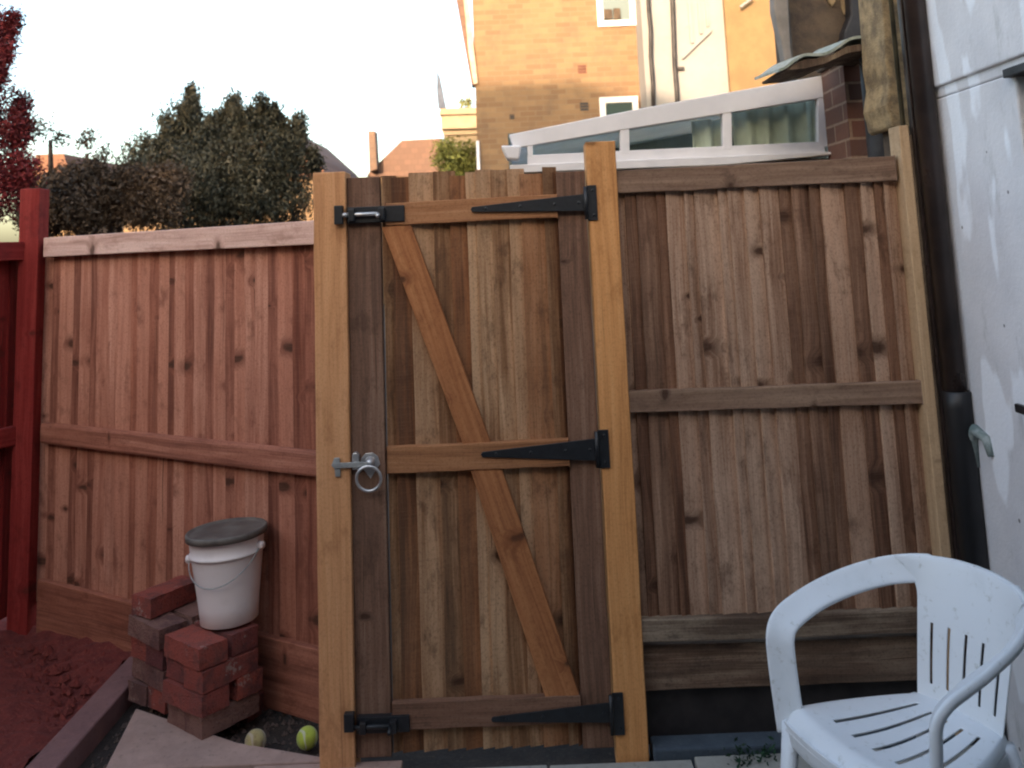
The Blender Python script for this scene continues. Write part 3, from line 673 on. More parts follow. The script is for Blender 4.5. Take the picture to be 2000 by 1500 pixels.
ball(499, 1446, .033, ballmat('worn_ball_felt', (.42, .33, .13), (.26, .17, .08), (.45, .36, .25)), 'worn brownish yellow ball beside the paving slab near the bricks', 1.0)
ball(600, 1440, .033, ballmat('yellow_ball_felt', (.52, .58, .06), (.40, .44, .05), (.62, .62, .40)), 'bright yellow green tennis ball beside the foot of the tan gate post')

# ------------------------------------------------------------------ house wall on the right
WX = 1.352
hs = empty('house_wall', (WX, 2.9, 0), label='white rendered house wall with an opening at the right edge', cat='wall')
OY = 2.442; OZ = 2.02 - 0.105
m = MB()
m.box((WX, OY, -.05), (WX + .25, 2.93, OZ)); m.box((WX + .0, 1.25, OZ + .001), (WX + .25, 2.93, 6.2)); m.box((WX + .0, -2.5, -.05), (WX + .25, 1.249, 6.2))
w_ = m.build('wall', M['render'], hs, bevel=.006)
m = MB(); m.box((WX - .012, 1.2, OZ + .035), (WX + .01, 2.93, 6.1)); m.build('upper_render', M['render'], hs, bevel=.006)
m = MB(); m.box((WX - .022, 1.2, OZ - .012), (WX + .10, OY + .02, OZ + .012)); m.build('lintel_shadow', M['near_black'], hs, bevel=.003)  # near-black strip draws the shadow line at the lintel
m = MB(); m.box((WX - .006, 2.932, 1.0), (WX + .26, 2.96, 6.2)); m.build('shaded_corner', M['shadeblue'], hs, bevel=.006)  # bluish strips paint the white render corner as if in shade
m = MB(); m.box((WX + .0, 2.9325, -.05), (WX + .26, 2.95, .999)); m.build('lower_shaded_corner', plain('dark_teal_edge', (.05, .085, .10), .7, 0, .3, 20, .3), hs, bevel=.006)
dr = MB()
dr.box((WX + .085, OY - .06, .0), (WX + .13, OY - .001, OZ - .0125)); dr.box((WX + .085, 1.25, OZ - .07), (WX + .13, OY - .061, OZ - .0125)); dr.box((WX + .085, 1.25, .0), (WX + .13, 1.31, OZ - .071)); dr.box((WX + .085, 1.311, .0), (WX + .13, OY - .061, .12))
df = dr.build('door_frame', plain('pale_blue_frame', (.34, .42, .46), .5, 0, .15, 10), hs, bevel=.004)
m = MB(); m.box((WX + .10, 1.3105, .1205), (WX + .11, OY - .0615, OZ - .0705)); m.build('pane', M['dark_glass'], df)
# small greenish fitting near the corner and a black handle
q = At(1920, 850, x=WX); 
m = MB(); 
m.tube([(WX - .004, q.y + .05, q.z - .10), (WX - .012, q.y + .045, q.z - .02), (WX - .012, q.y + .02, q.z + .012), (WX - .008, q.y - .035, q.z - .004), (WX - .004, q.y - .045, q.z - .05)], [.012, .016, .017, .014, .010], 10)
tag(m.build('wall_fitting', plain('greenish_fitting', (.13, .18, .175), .7, 0, .3, 30, .4, c2=(.30, .34, .33)), smooth=True), 'curved greenish grey fitting on the white wall corner at mid height', 'fitting')
q = At(1998, 800, x=WX - .02); m = MB(); m.box((WX - .028, q.y - .08, q.z - .012), (WX - .014, q.y + .03, q.z + .012)); m.box((WX - .018, q.y - .03, q.z - .016), (WX + .001, q.y - .006, q.z + .016))
tag(m.build('door_stay', M['black'], bevel=.004), 'black metal catch sticking out from the white wall', 'catch')

# drainpipe
dp = empty('drainpipe', (1.318, 2.905, 0), label='dark brown drainpipe with a black lower section at the house corner', cat='drainpipe')
zj = At(1850, 765, y=2.9).z
m = MB(); m.tube([(1.314, 2.905, zj - .02), (1.314, 2.905, 6.2)], .0335, 28); m.build('pipe', M['brownpipe'], dp, smooth=True)
m = MB(); m.tube([(1.320, 2.905, .0), (1.320, 2.905, zj - .05), (1.320, 2.905, zj), (1.320, 2.905, zj + .002)], [.041, .041, .042, .036], 28); m.build('lower_pipe', M['blackpipe'], dp, smooth=True)
m = MB(); m.box((1.283, 2.94, 0), (1.36, 2.965, 6.2)); m.build('backing_board', M['brownpipe'], dp, bevel=.002)
cpi = MB(); cpi.tube([(1.268, 2.975, At(1770, 262, y=2.97).z), (1.268, 2.975, 6)], .0075, 12)
tag(cpi.build('conduit', M['olive'], smooth=True), 'thin olive conduit running up beside the brown drainpipe', 'conduit')

# ------------------------------------------------------------------ the chair
ch = empty('plastic_chair', (.712, 2.20, 0), R(-66), label='white plastic garden armchair in the right foreground', cat='chair')
ch.scale = (.912, .912, .912)
def catmull(P, n):
    P = [Vector(p) for p in P]; P = [P[0] * 2 - P[1]] + P + [P[-1] * 2 - P[-2]]; out = []
    for i in range(1, len(P) - 2):
        for k in range(n):
            t = k / n; a, b, c_, d_ = P[i - 1], P[i], P[i + 1], P[i + 2]
            out.append(.5 * ((2 * b) + (c_ - a) * t + (2 * a - 5 * b + 4 * c_ - d_) * t * t + (3 * b - a - 3 * c_ + d_) * t ** 3))
    out.append(P[-2]); return out
def grid(fn, ns, nt, skip=None):
    m = MB(); vs = [fn(i / ns * 2 - 1, j / nt) for i in range(ns + 1) for j in range(nt + 1)]; fs = []
    for i in range(ns):
        for j in range(nt):
            if skip and skip(i, j): continue
            fs.append((i * (nt + 1) + j, (i + 1) * (nt + 1) + j, (i + 1) * (nt + 1) + j + 1, i * (nt + 1) + j + 1))
    m.add(vs, fs); return m
def shell(m, name, th_, off=0):
    o = loc_build(m, name, M['plastic'], ch, smooth=True)
    s_ = o.modifiers.new('solid', 'SOLIDIFY'); s_.thickness = th_; s_.offset = off; s_.use_rim = True
    b = o.modifiers.new('bevel', 'BEVEL'); b.width = .0018; b.segments = 2; b.limit_method = 'ANGLE'; b.angle_limit = R(50)
    return o
# backrest panel with six slots
def rim(s):   # top rim of the back, s in [-1, 1]
    return Vector((.158 * s, .427 - .030 * s * s, .764 - .014 * s * s))
def backfn(s, t):
    lo = Vector((.128 * s, .333 - .016 * s * s, .400)); hi = rim(s)
    p = lo.lerp(hi, t); p.y += -.012 * math.sin(math.pi * t) * (1 - s * s)
    k = max(0, (t - .72) / .28); p.x += s * .045 * k ** 2.2; p.y -= .045 * abs(s) ** 3 * k ** 2.2
    return p
NS, NTT = 66, 30
slots = [9 + 12 * k for k in range(5)]
shell(grid(backfn, NS, NTT, lambda i, j: (i in slots or i - 1 in slots) and 5 <= j <= 16), 'backrest', .0045)
# seat
def seatfn(s, t):
    w = .240 - .112 * t ** 1.7; y = -.045 + .385 * t; z = .425 - .016 * math.sin(math.pi * min(1, t * 1.1)) * (1 - s * s) - .022 * max(0, (abs(s) - .93) / .07) ** 1.3
    if t < .12: z -= .045 * ((.12 - t) / .12) ** 1.6
    return Vector((w * s, y - .030 * (1 - s * s) * (1 - t), z))
ss = [13 + 10 * k for k in range(5)]
shell(grid(seatfn, 66, 40, lambda i, j: (i in ss or i - 1 in ss) and 10 <= j <= 33), 'seat', .005)
def skirt(s, t):
    if abs(s) > .5:
        k = (abs(s) - .5) / .5; x = math.copysign(.230 - .090 * k ** 1.5, s); y = -.045 + .37 * k
    else:
        x = .230 * s * 2; y = -.045 - .030 * (1 - (2 * s) ** 2)
    return Vector((x * (1 - .03 * t), y + .006 * t, .400 - .055 * t))
shell(grid(skirt, 60, 3), 'seat_skirt', .005)
# arms: one flattened band each, from the middle of the back rim round and down to the seat
for sg in (-1, 1):
    path = catmull([Vector((.0, .436, .733)), Vector((.075 * sg, .428, .731)), Vector((.148 * sg, .400, .724)), Vector((.212 * sg, .335, .710)), Vector((.250 * sg, .24, .690)), Vector((.264 * sg, .14, .668)), Vector((.265 * sg, .06, .645)), Vector((.260 * sg, .005, .622)), Vector((.253 * sg, -.020, .588)), Vector((.248 * sg, -.024, .53)), Vector((.241 * sg, -.024, .46)), Vector((.232 * sg, -.022, .365))], 8)
    N = len(path); m = MB(); prof_n = 20; vs = []; fs = []
    for i, p in enumerate(path):
        T = (path[min(i + 1, N - 1)] - path[max(i - 1, 0)]).normalized()
        t = i / (N - 1)
        ks = [(0, Vector((0, -1, .05))), (.18, Vector((-.25 * sg, -.95, .1))), (.34, Vector((-.62 * sg, -.45, .6))), (.5, Vector((-.5 * sg, 0, .86))), (.66, Vector((-.62 * sg, -.35, .62))), (.78, Vector((-.7 * sg, -.7, 0))), (1.01, Vector((-.72 * sg, -.68, 0)))]
        for (ta, va), (tb2, vb_) in zip(ks, ks[1:]):
            if ta <= t < tb2: side = va.lerp(vb_, (t - ta) / (tb2 - ta))
        outw = (side - T * side.dot(T)).normalized(); wdir = outw.cross(T).normalized()
        w1 = wdir; w2 = T.cross(w1).normalized()
        hw = .037 if t > .15 else .033; ht = .0125
        for k in range(prof_n):
            a = 2 * math.pi * k / prof_n; cx = math.copysign(abs(math.cos(a)) ** .55, math.cos(a)); sx = math.copysign(abs(math.sin(a)) ** .55, math.sin(a))
            # a gentle crown so the band is not a flat strap
            vs.append(p + w1 * hw * cx + w2 * ht * sx + outw * (-.006 * (1 - cx * cx)))
    for i in range(N - 1):
        for k in range(prof_n):
            k2 = (k + 1) % prof_n; fs.append((i * prof_n + k, i * prof_n + k2, (i + 1) * prof_n + k2, (i + 1) * prof_n + k))
    fs.append(tuple(reversed(range(prof_n)))); fs.append(tuple(range((N - 1) * prof_n, N * prof_n)))
    m.add(vs, fs); loc_build(m, 'armrest', M['plastic'], ch, smooth=True)
    for (top, bot) in (((.222 * sg, -.030, .39), (.250 * sg, -.070, 0)), ((.130 * sg, .325, .41), (.200 * sg, .43, 0))):
        m = MB(); m.tube([top, Vector(top).lerp(Vector(bot), .5), bot], [.027, .024, .019], 12, flat=.75); loc_build(m, 'leg', M['plastic'], ch, smooth=True)
# green scrap beside the chair leg
random.seed(2)
def foliage(mb, blobs, n, size, seed=0, shell_=.5, up=0.0):
    rnd = random.Random(seed)
    vol = [b[1][0] * b[1][1] + b[1][0] * b[1][2] + .02 for b in blobs]; tot = sum(vol)
    for (c_, r_), vv in zip(blobs, vol):
        k = max(42, int(n * vv / tot)); c_ = Vector(c_)
        ncl = max(2, k // 14)
        for _ in range(ncl):
            d = Vector((rnd.gauss(0, 1), rnd.gauss(0, 1), rnd.gauss(0, 1))).normalized(); q = rnd.uniform(shell_, 1.04) if rnd.random() < .8 else rnd.random()
            cc = c_ + Vector((d.x * r_[0], d.y * r_[1], d.z * r_[2])) * q; tn = rnd.random()
            for _ in range(14):
                p = cc + Vector((rnd.gauss(0, 1), rnd.gauss(0, 1), rnd.gauss(0, 1.2))) * size * 1.7
                a = Vector((rnd.gauss(0, 1), rnd.gauss(0, 1), rnd.gauss(0, 1) + up)).normalized(); b = a.cross(Vector((rnd.gauss(0, 1), rnd.gauss(0, 1), rnd.gauss(0, 1)))).normalized()
                s1 = size * rnd.uniform(.6, 1.3); s2 = s1 * .42
                t = min(1, max(0, tn + rnd.uniform(-.25, .25)))
                mb.add([p - a * s1, p + b * s2, p + a * s1, p - b * s2], [(0, 1, 2, 3)], None, (t, tn, 0))
q = At(1462, 1490, z=0)
wd = empty('weed', (q.x, q.y, 0), label='small dark green weed on the paving beside the chair leg', cat='weed')
m = MB(); foliage(m, [((q.x, q.y, .012), (.05, .02, .008)), ((q.x + .06, q.y + .02, .015), (.03, .02, .01))], 200, .009, 5); m.build('leaves', M['green'], wd)

# ------------------------------------------------------------------ neighbour: lean-to, brick pier, dark wall, wavy sheet
YC = 3.93
cv = empty('lean_to_conservatory', (At(1300, 320, y=YC).x, YC, 0), label='white framed lean-to conservatory with a sloping roof above the fence', cat='conservatory')
def P_(pts, y, d, name, mat, par, **k):
    m = MB(); m.prism([At(u, v, y=y) for u, v in pts], (0, d, 0)); return m.build(name, mat, par, **k)
fas = P_([(994, 263), (1250, 212), (1613, 146), (1613, 190), (1250, 248), (1004, 290)], YC, .06, 'fascia', M['pvc'], cv, bevel=.004)
P_([(978, 284), (1018, 284), (1014, 312), (990, 310)], YC - .07, .12, 'gutter_end', M['pvc'], cv, bevel=.008)
P_([(996, 322), (1624, 296), (1626, 302), (1420, 322), (996, 338)], YC - .035, .12, 'sill', M['pvc'], cv, bevel=.004)
P_([(1030, 303), (1610, 276), (1612, 299), (1030, 324)], YC + .004, .05, 'bottom_rail', M['pvc'], cv, bevel=.003)
for u, w, v0, v1 in ((1030, 10, 278, 306), (1211, 18, 250, 300), (1411, 18, 212, 292), (1597, 20, 180, 286)):
    P_([(u, v0), (u + w, v0 - 2), (u + w + 1, v1), (u + 1, v1)], YC + .003, .05, 'mullion', M['pvc'], cv, bevel=.003)
for (u0, u1, a, b, c2_, d2) in ((1040, 1212, 283, 305, 256, 301), (1229, 1412, 252, 296, 218, 292), (1429, 1598, 216, 291, 186, 283)):
    P_([(u0, a - 4), (u1, c2_ - 4), (u1 + 1, d2 + 3), (u0 + 1, b + 3)], YC + .03, .006, 'pane', M['glass'], cv)
# the wall below the glass, and what stands inside
m = MB(); a = At(1000, 330, y=YC); b = At(1620, 310, y=YC); m.box((a.x, YC + .01, 0), (b.x, YC + .1, a.z - .01)); m.build('base_wall', M['cream'], cv)
m = MB(); m.box((a.x - .02, YC + 1.4, 0), (b.x, YC + 1.45, 2.15)); m.build('inner_wall', plain('dim_inner_wall', (.10, .12, .105), .8), cv)
m = MB(); vs = []; fs = []
def curtain(u0, u1, zt, zb, y, name):
    x0, x1 = At(u0, 250, y=y).x, At(u1, 250, y=y).x; n_ = 90; vs = []
    for i in range(n_ + 1):
        t = i / n_; yy = y + .022 * math.sin(t * (x1 - x0) * 75) + .008 * math.sin(t * 23)
        vs += [(x0 + (x1 - x0) * t, yy, zb), (x0 + (x1 - x0) * t, yy, zt)]
    m = MB(); m.add(vs, [(2 * i, 2 * i + 2, 2 * i + 3, 2 * i + 1) for i in range(n_)]); o = m.build(name, M['curtain'], cv, smooth=True)
    s_ = o.modifiers.new('solid', 'SOLIDIFY'); s_.thickness = .003
curtain(1432, 1640, 2.10, 1.2, YC + .10, 'curtain'); curtain(1352, 1422, 2.02, 1.2, YC + .10, 'curtain')
# roof sheets sloping away behind the fascia
ra, rb = At(996, 262, y=YC), At(1613, 146, y=YC)
m = MB(); m.hexa([ra + Vector((0, .06, -.03)), ra + Vector((0, .06, -.01)), ra + Vector((0, 2.4, -.03)), ra + Vector((0, 2.4, -.01)), rb + Vector((.0, .06, -.03)), rb + Vector((.0, .06, -.01)), rb + Vector((.0, 2.4, -.03)), rb + Vector((.0, 2.4, -.01))])
m.build('roof', M['roofsheet'], cv)

YP = 3.66
pi_ = empty('brick_pier', (At(1675, 300, y=YP).x, YP, 0), label='red brick pier at the right end of the white conservatory', cat='pier')
x0, x1 = At(1655, 220, y=YP).x, At(1692, 220, y=YP).x; zt = At(1670, 118, y=YP).z
m = MB(); m.box((x0, YP, 0), (x1 + .012, YP + .01, zt)); m.build('brick_face', M['pier'], pi_)
m = MB(); m.box((x0 + .0015, YP + .0102, 0), (x0 + .19, YP + .27, zt - .001)); m.build('brick_side', M['pier_side'], pi_)
m = MB(); m.box((x0 - .02, YP - .02, zt), (x1 + .02, YP + .28, zt + .05)); m.build('flaunching', M['dark_wall'], pi_, bevel=.01)
# soil stack between pier and ochre strip
xs = At(1715, 200, y=3.55).x
sp = empty('soil_pipe', (xs, 3.55, 0), label='thick sooty black soil pipe beside the brick pier', cat='soil pipe')
m = MB(); m.tube([(xs, 3.55, 0), (xs, 3.55, At(1710, 92, y=3.55).z), (xs + .0, 3.55, At(1710, 90, y=3.55).z + .005)], [.056, .056, .05], 24); m.build('pipe', M['near_black'], sp, smooth=True)
m = MB(); zb = At(1700, 118, y=3.5).z; m.tube([(xs + .10, 3.46, zb - .02), (xs + .03, 3.47, zb + .005), (xs - .04, 3.48, zb + .012), (xs - .075, 3.49, zb - .01)], [.035, .05, .04, .015], 14, flat=.7); m.build('hopper', plain('blue_grey_iron', (.04, .055, .065), .55, 0, .3, 20, .4), sp, smooth=True)
m = MB(); a = At(1722, 120, y=3.42); m.box((a.x, 3.40, a.z - .02), (a.x + .10, 3.43, a.z + .022)); m.box((a.x + .035, 3.405, a.z - .085), (a.x + .085, 3.425, a.z - .0205)); m.build('bracket', M['near_black'], sp, bevel=.005)
# ochre strip of wall that stops above the fence post
yw = empty('rough_render_pier', (At(1745, 100, y=3.2).x, 3.2, 0), label='rough yellowish rendered pier stopping just above the pale fence post', cat='pier')
q = [At(u, v, y=3.12) for u, v in ((1690, -420), (1742, -420), (1777, 60), (1781, 150), (1785, 236), (1776, 248), (1762, 244), (1752, 252), (1742, 246), (1738, 225), (1731, 205), (1737, 160), (1730, 120), (1727, 60))]
m = MB(); m.prism(q, (0, .22, 0)); m.build('render', M['rough_yellow'], yw, bevel=.008)
m = MB(); a = At(1745, 246, y=3.2); m.box((a.x + .0, 3.14, 0), (a.x + .12, 3.3, a.z - .003)); m.build('base', M['dark_wall'], yw)
# dark wall of the next house
YD = 4.7
dw = empty('brown_house_wall', (At(1630, 100, y=YD).x, YD, 0), label='dark brown stained house wall behind the wavy roof sheet', cat='house')
a = At(1545, 60, y=YD); b = At(1800, 60, y=YD)
m = MB(); m.box((a.x, YD, 0), (b.x + .3, YD + .3, 5)); m.build('wall', M['dark_wall'], dw)
P_([(1500, -420), (1532, -420), (1541, 20), (1545, 90), (1553, 150), (1538, 150), (1528, 90), (1512, 20)], YD - .12, .09, 'grey_downpipe', plain('dull_grey_paint', (.22, .185, .155), .7, 0, .12, 10), dw, bevel=.012)
P_([(1642, -30), (1668, -30), (1668, 10), (1661, 24), (1655, 30), (1649, 27), (1645, 12)], YD - .02, .018, 'old_paint_patch', M['rough_yellow'], dw)
P_([(1612, -30), (1630, -30), (1632, 2), (1626, 12), (1620, 4)], YD - .02, .018, 'old_paint_patch', M['rough_yellow'], dw)
P_([(1648, 88), (1674, 84), (1676, 96), (1660, 101), (1650, 98)], YD - .02, .018, 'old_paint_patch', M['ochre'], dw)
# the darker stack in front of it
P_([(1640, -420), (1680, -420), (1722, 70), (1722, 95), (1646, 96), (1650, 60), (1662, 30)], YD - .10, .09, 'dark_breast', M['near_black'], dw, bevel=.01)
# wavy sheet
ws = MB(); pp = [(1522, 134), (1535, 128), (1556, 112), (1572, 104), (1592, 104), (1612, 102), (1632, 92), (1655, 76), (1672, 70), (1692, 70), (1710, 74), (1724, 73), (1745, 62), (1768, 54)]
top = catmull([At(u, v, y=3.35) for u, v in pp], 3); low = [p + Vector((0, 0, -.011)) for p in top]
vs = []; fs = []
for t_, l_ in zip(top, low): vs += [t_, l_, t_ + Vector((0, .35, .03)), l_ + Vector((0, .35, .03))]
for i in range(len(top) - 1):
    b = i * 4; c_ = b + 4; fs += [(b, b + 1, c_ + 1, c_), (b + 2, c_ + 2, c_ + 3, b + 3), (b, c_, c_ + 2, b + 2), (b + 1, b + 3, c_ + 3, c_ + 1)]
fs += [(0, 2, 3, 1), (len(vs) - 4, len(vs) - 3, len(vs) - 1, len(vs) - 2)]
ws.add(vs, fs); wo = ws.build('wavy_roof_sheet', M['sheet'], smooth=False)
tag(wo, 'corrugated grey green roof sheet sloping over the brick pier', 'roof sheet')
sp_ = MB(); lowp = [At(u, v, y=3.36) for u, v in ((1528, 134), (1572, 116), (1612, 112), (1655, 90), (1692, 84), (1724, 86), (1768, 66))]
botp = [At(u, v, y=3.36) for u, v in ((1768, 78), (1724, 100), (1692, 98), (1655, 104), (1612, 124), (1572, 134), (1532, 138))]
sp_.prism(lowp + botp, (0, .30, 0)); sp_.build('rafter', M['old'], wo, bevel=.002, origin=(0, 0, 0))

# ------------------------------------------------------------------ far houses
YB = 13.0
def building(name, loc, **k): return empty(name, loc, **k)
bb = building('brick_house', (At(1090, 300, y=YB).x, YB, 0), label='tall yellow stock brick house behind the gate with white framed windows', cat='house')
x0, x1 = At(931, 250, y=YB).x, At(1249, 100, y=YB).x
m = MB(); m.box((x0, YB, 0), (x1, YB + 6, 9)); m.build('wall', M['stock'], bb)
def pxbox(u0, v0, u1, v1, y, d, name, mat, par, **k):
    a, b = At(u0, v0, y=y), At(u1, v1, y=y); m = MB(); m.box((a.x, y, b.z), (b.x, y + d, a.z)); return m.build(name, mat, par, **k)
def window(u0, v0, u1, v1, y, par, fw=.07, head=True, foot=True):
    a, b = At(u0, v0, y=y), At(u1, v1, y=y); m = MB(); yb, yf = y - .035, y + .02
    m.box((a.x, yb, b.z), (a.x + fw, yf, a.z)); m.box((b.x - fw, yb, b.z), (b.x, yf, a.z)); m.box((a.x + fw + .001, yb, b.z), (b.x - fw - .001, yf, b.z + fw)); m.box((a.x + fw + .001, yb, a.z - fw), (b.x - fw - .001, yf, a.z))
    f_ = m.build('window', M['pvc'], par, bevel=.004); p = MB(); p.box((a.x + fw, yb + .02, b.z + fw), (b.x - fw, yb + .03, a.z - fw)); p.build('pane', M['dark_glass'] if foot else M['paleglass'], f_)
    return f_
n = NT('sky_glass'); n.color((.13, .165, .17)); n.rough(.25); n.b.inputs['Specular IOR Level'].default_value = .2; M['paleglass'] = n.m
w1 = window(1160, -90, 1243, 50, YB - .001, bb, .085, foot=False); window(1170, 191, 1252, 300, YB - .001, bb, .085)
pxbox(1180, 18, 1196, 36, YB - .06, .03, 'ornament', M['dark_wall'], w1); pxbox(1198, 16, 1212, 36, YB - .06, .03, 'ornament', M['dark_wall'], w1)
for u, v in ((1137, 135), (1141, 208), (1000, 228)):
    m = MB(); a = At(u, v, y=YB); s_ = .06 if u > 1100 else .035
    for k in range(3): m.box((a.x - s_, YB - .006, a.z - s_ + k * s_ * .7), (a.x + s_, YB + .01, a.z - s_ + k * s_ * .7 + s_ * .55))
    m.build('air_brick', plain('terracotta_vent', (.13, .045, .03), .9) if u > 1100 and v < 150 else M['near_black'], bb)
# sloping verge at its left and a pale pipe
P_([(880, -200), (887, -200), (918, 30), (933, 162), (925, 165), (915, 100), (908, 20)], YB - .05, .3, 'verge', plain('cream_verge', (.55, .38, .28), .8), bb)
P_([(855, -200), (881, -200), (909, 20), (916, 100), (926, 165), (921, 166)], YB + .02, .28, 'side_roof', M['tile2'], bb)
m = MB(); a = At(933, 275, y=YB - .06); m.tube([(a.x, YB - .05, 0), (a.x, YB - .05, a.z)], .022, 10); m.build('waste_pipe', M['pvc'], bb, smooth=True)
m = MB(); a = At(1251, 100, y=YB - .06); m.tube([(a.x, YB - .06, 0), (a.x, YB - .06, 9)], .035, 12); m.build('downpipe', M['near_black'], bb, smooth=True)
# white rendered house and its ochre neighbour
YW = 12.4
wh = building('white_house', (At(1340, 200, y=YW).x, YW, 0), label='cream rendered house with dark downpipes between brick house and ochre wall', cat='house')
x0 = x1 + .001; x2 = At(1421, 100, y=YW).x
m = MB(); m.box((At(1257, 100, y=YW).x, YW, 0), (x2, YW + 5, 9)); m.build('wall', M['cream'], wh)
def wig(us, y, r, par, name='downpipe'):
    m = MB(); m.tube([At(u, v, y=y) for u, v in us], r, 10); m.build(name, M['near_black'], par, smooth=True)
wig([(1250, -420), (1264, -60), (1267, 20), (1271, 60), (1271, 110), (1275, 160), (1277, 240)], YW - .07, .028, wh)
wig([(1295, -420), (1311, -60), (1314, 20), (1318, 130), (1322, 180), (1327, 260)], YW - .07, .032, wh)
a = At(1322, 135, y=YW); m = MB(); m.box((a.x - .03, YW - .06, a.z - .02), (a.x + .09, YW - .02, a.z + .02)); m.build('pipe_bracket', M['near_black'], wh)
for u in (1344, 1362, 1376):
    pxbox(u, -80, u + 5, 84 - (u - 1344), YW - .03, .03, 'window_bar', M['cream'], wh)
m = MB(); a = At(1332, 114, y=YW); b = At(1388, 60, y=YW); m.hexa([a + Vector((0, -.05, -.02)), a + Vector((0, -.05, .02)), a + Vector((0, .01, -.02)), a + Vector((0, .01, .02)), b + Vector((0, -.05, -.02)), b + Vector((0, -.05, .02)), b + Vector((0, .01, -.02)), b + Vector((0, .01, .02))])
m.build('sill_shadow_bar', M['cream'], wh)  # raised bar shaped to stand in for a lit diagonal and sill shadow
oh = building('ochre_house', (At(1480, 200, y=12).x, 12, 0), label='ochre rendered house wall right of the cream house', cat='house')
m = MB(); a = At(1421, 100, y=12.3); b = At(1600, 100, y=12.3); m.box((a.x + .003, 12.3, 0), (b.x + 2, 17, 9)); m.build('wall', M['ochre'], oh)
m = MB(); a = At(1446, 14, y=12.2); b = At(1470, -4, y=12.2); m.tube([a, b], .02, 8); m.build('wall_tie', M['cream'], oh)
# low house with brown roof and chimney, seen over the gate
YR = 26.0
lh = building('roofed_house', (At(800, 320, y=YR).x, YR, 0), label='low brown roofed house with one thin chimney seen above the gate', cat='house')
def pyr(par, pts, d, name, mat, y): 
    q = [At(u, v, y=y) for u, v in pts]; m = MB(); m.prism(q, (0, d, 0)); return m.build(name, mat, par)
r_ = pyr(lh, [(716, 345), (722, 335), (785, 274), (862, 270), (900, 345)], 5, 'roof', M['tile2'], YR)
pyr(r_, [(719, 256), (732, 256), (736, 330), (722, 335)], .5, 'chimney', M['backbrick'], YR - .4)
m = MB(); a = At(716, 345, y=YR); b = At(930, 345, y=YR); m.box((a.x + .3, YR + .1, 0), (b.x, YR + 4.5, a.z + .005)); m.build('wall', M['stock'], lh)
# orange roofs either side of the conifer
YO = 22.0
oh2 = building('hipped_house', (At(430, 340, y=YO).x, YO, 0), label='orange hipped roof house mostly hidden behind the bushy conifer', cat='house')
pyr(oh2, [(225, 345), (330, 275), (395, 240), (540, 240), (612, 305), (640, 345)], 6, 'roof', M['tile'], YO)
m = MB(); a = At(240, 345, y=YO); b = At(625, 345, y=YO); m.box((a.x, YO + .1, 0), (b.x, YO + 5, a.z - .02)); m.build('wall', M['stock'], oh2)
oh3 = building('distant_house', (At(95, 340, y=YO).x, YO, 0), label='small red roofed house at far left behind the hedge', cat='house')
pyr(oh3, [(62, 350), (70, 302), (124, 300), (140, 350)], 5, 'roof', M['tile'], YO + 2)
m = MB(); a = At(50, 350, y=YO + 2); b = At(150, 350, y=YO + 2); m.box((a.x, YO + 2.1, 0), (b.x, YO + 6, a.z - .02)); m.build('wall', M['stock'], oh3)
# beige balcony block with dark awning and plants
YY = 15.0
bl = building('beige_extension', (At(895, 250, y=YY).x, YY, 0), label='beige flat roofed extension left of the tall brick house', cat='house')
P_([(860, 212), (932, 210), (932, 222), (858, 224)], YY - .06, 2.2, 'parapet', M['beige'], bl); P_([(861, 224), (932, 222), (932, 250), (862, 252)], YY, 2.0, 'wall', M['beige'], bl)
P_([(862, 252), (932, 250), (932, 262), (866, 264)], YY + .1, 2.0, 'lower_band', M['beige'], bl); P_([(867, 264), (932, 262), (934, 420), (870, 420)], YY + .16, 2, 'base_wall', M['beige'], bl)
tri = MB(); tri.prism([At(u, v, y=YY + .4) for u, v in ((853, 138), (859, 150), (870, 205), (871, 211), (856, 211), (853, 180))], (0, .1, 0))
uo = tri.build('folded_parasol', plain('blue_grey_cloth', (.10, .12, .17), .9)); tag(uo, 'folded dark blue grey parasol standing on the beige extension', 'parasol')
m = MB(); foliage(m, [(At(915, 200, y=YY + .3), (.14, .1, .10)), (At(903, 206, y=YY + .3), (.12, .1, .05))], 300, .03, 4)
pe = empty('roof_plant', At(915, 212, y=YY + .3), label='small leafy plant on the beige extension roof', cat='plant'); m.build('leaves', M['yleaf'], pe)

# ------------------------------------------------------------------ trees and shrubs
def trunk(par, base, top, r0=.09, lim=5, seed=0, mat=None):
    rnd = random.Random(seed); base = Vector(base); top = Vector(top); m = MB()
    pts = [base.lerp(top, t / 6) + Vector((rnd.uniform(-.06, .06), rnd.uniform(-.06, .06), 0)) * (t > 0) for t in range(7)]
    m.tube(pts, [r0 * (1 - t / 8) for t in range(7)], 8)
    for k in range(lim):
        s_ = pts[2 + k % 4]; d = Vector((rnd.uniform(-1, 1), rnd.uniform(-1, 1), rnd.uniform(.5, 1.2))).normalized() * (top - base).length * .16
        m.tube([s_, s_ + d * .5, s_ + d], [r0 * .4, r0 * .25, r0 * .1], 6)
    return m.build('trunk', M['bark'], par, smooth=True)
YT = 9.0
def tree(name, label, cat, y, shapes, n, size, mat, seed, up=.6, group=None):
    """shapes: (u, v, ru, rv) ellipses seen in the photo, given real depth"""
    k = y / 1800; c0 = At(shapes[0][0], 440, y=y)
    e_ = empty(name, (c0.x, y, 0), label=label, cat=cat, group=group)
    bl_ = []
    for (u, v, ru, rv) in shapes:
        p = At(u, v, y=y); bl_.append(((p.x, y + random.uniform(-.15, .15), p.z), (ru * k, max(ru, min(rv, 60)) * k * .8, rv * k)))
    m = MB(); foliage(m, bl_, n, size, seed, up=up); m.build('crown', mat, e_)
    trunk(e_, (c0.x, y, -.04), (c0.x, y, bl_[0][0][2] - .1), .07, 4, seed)
    return e_
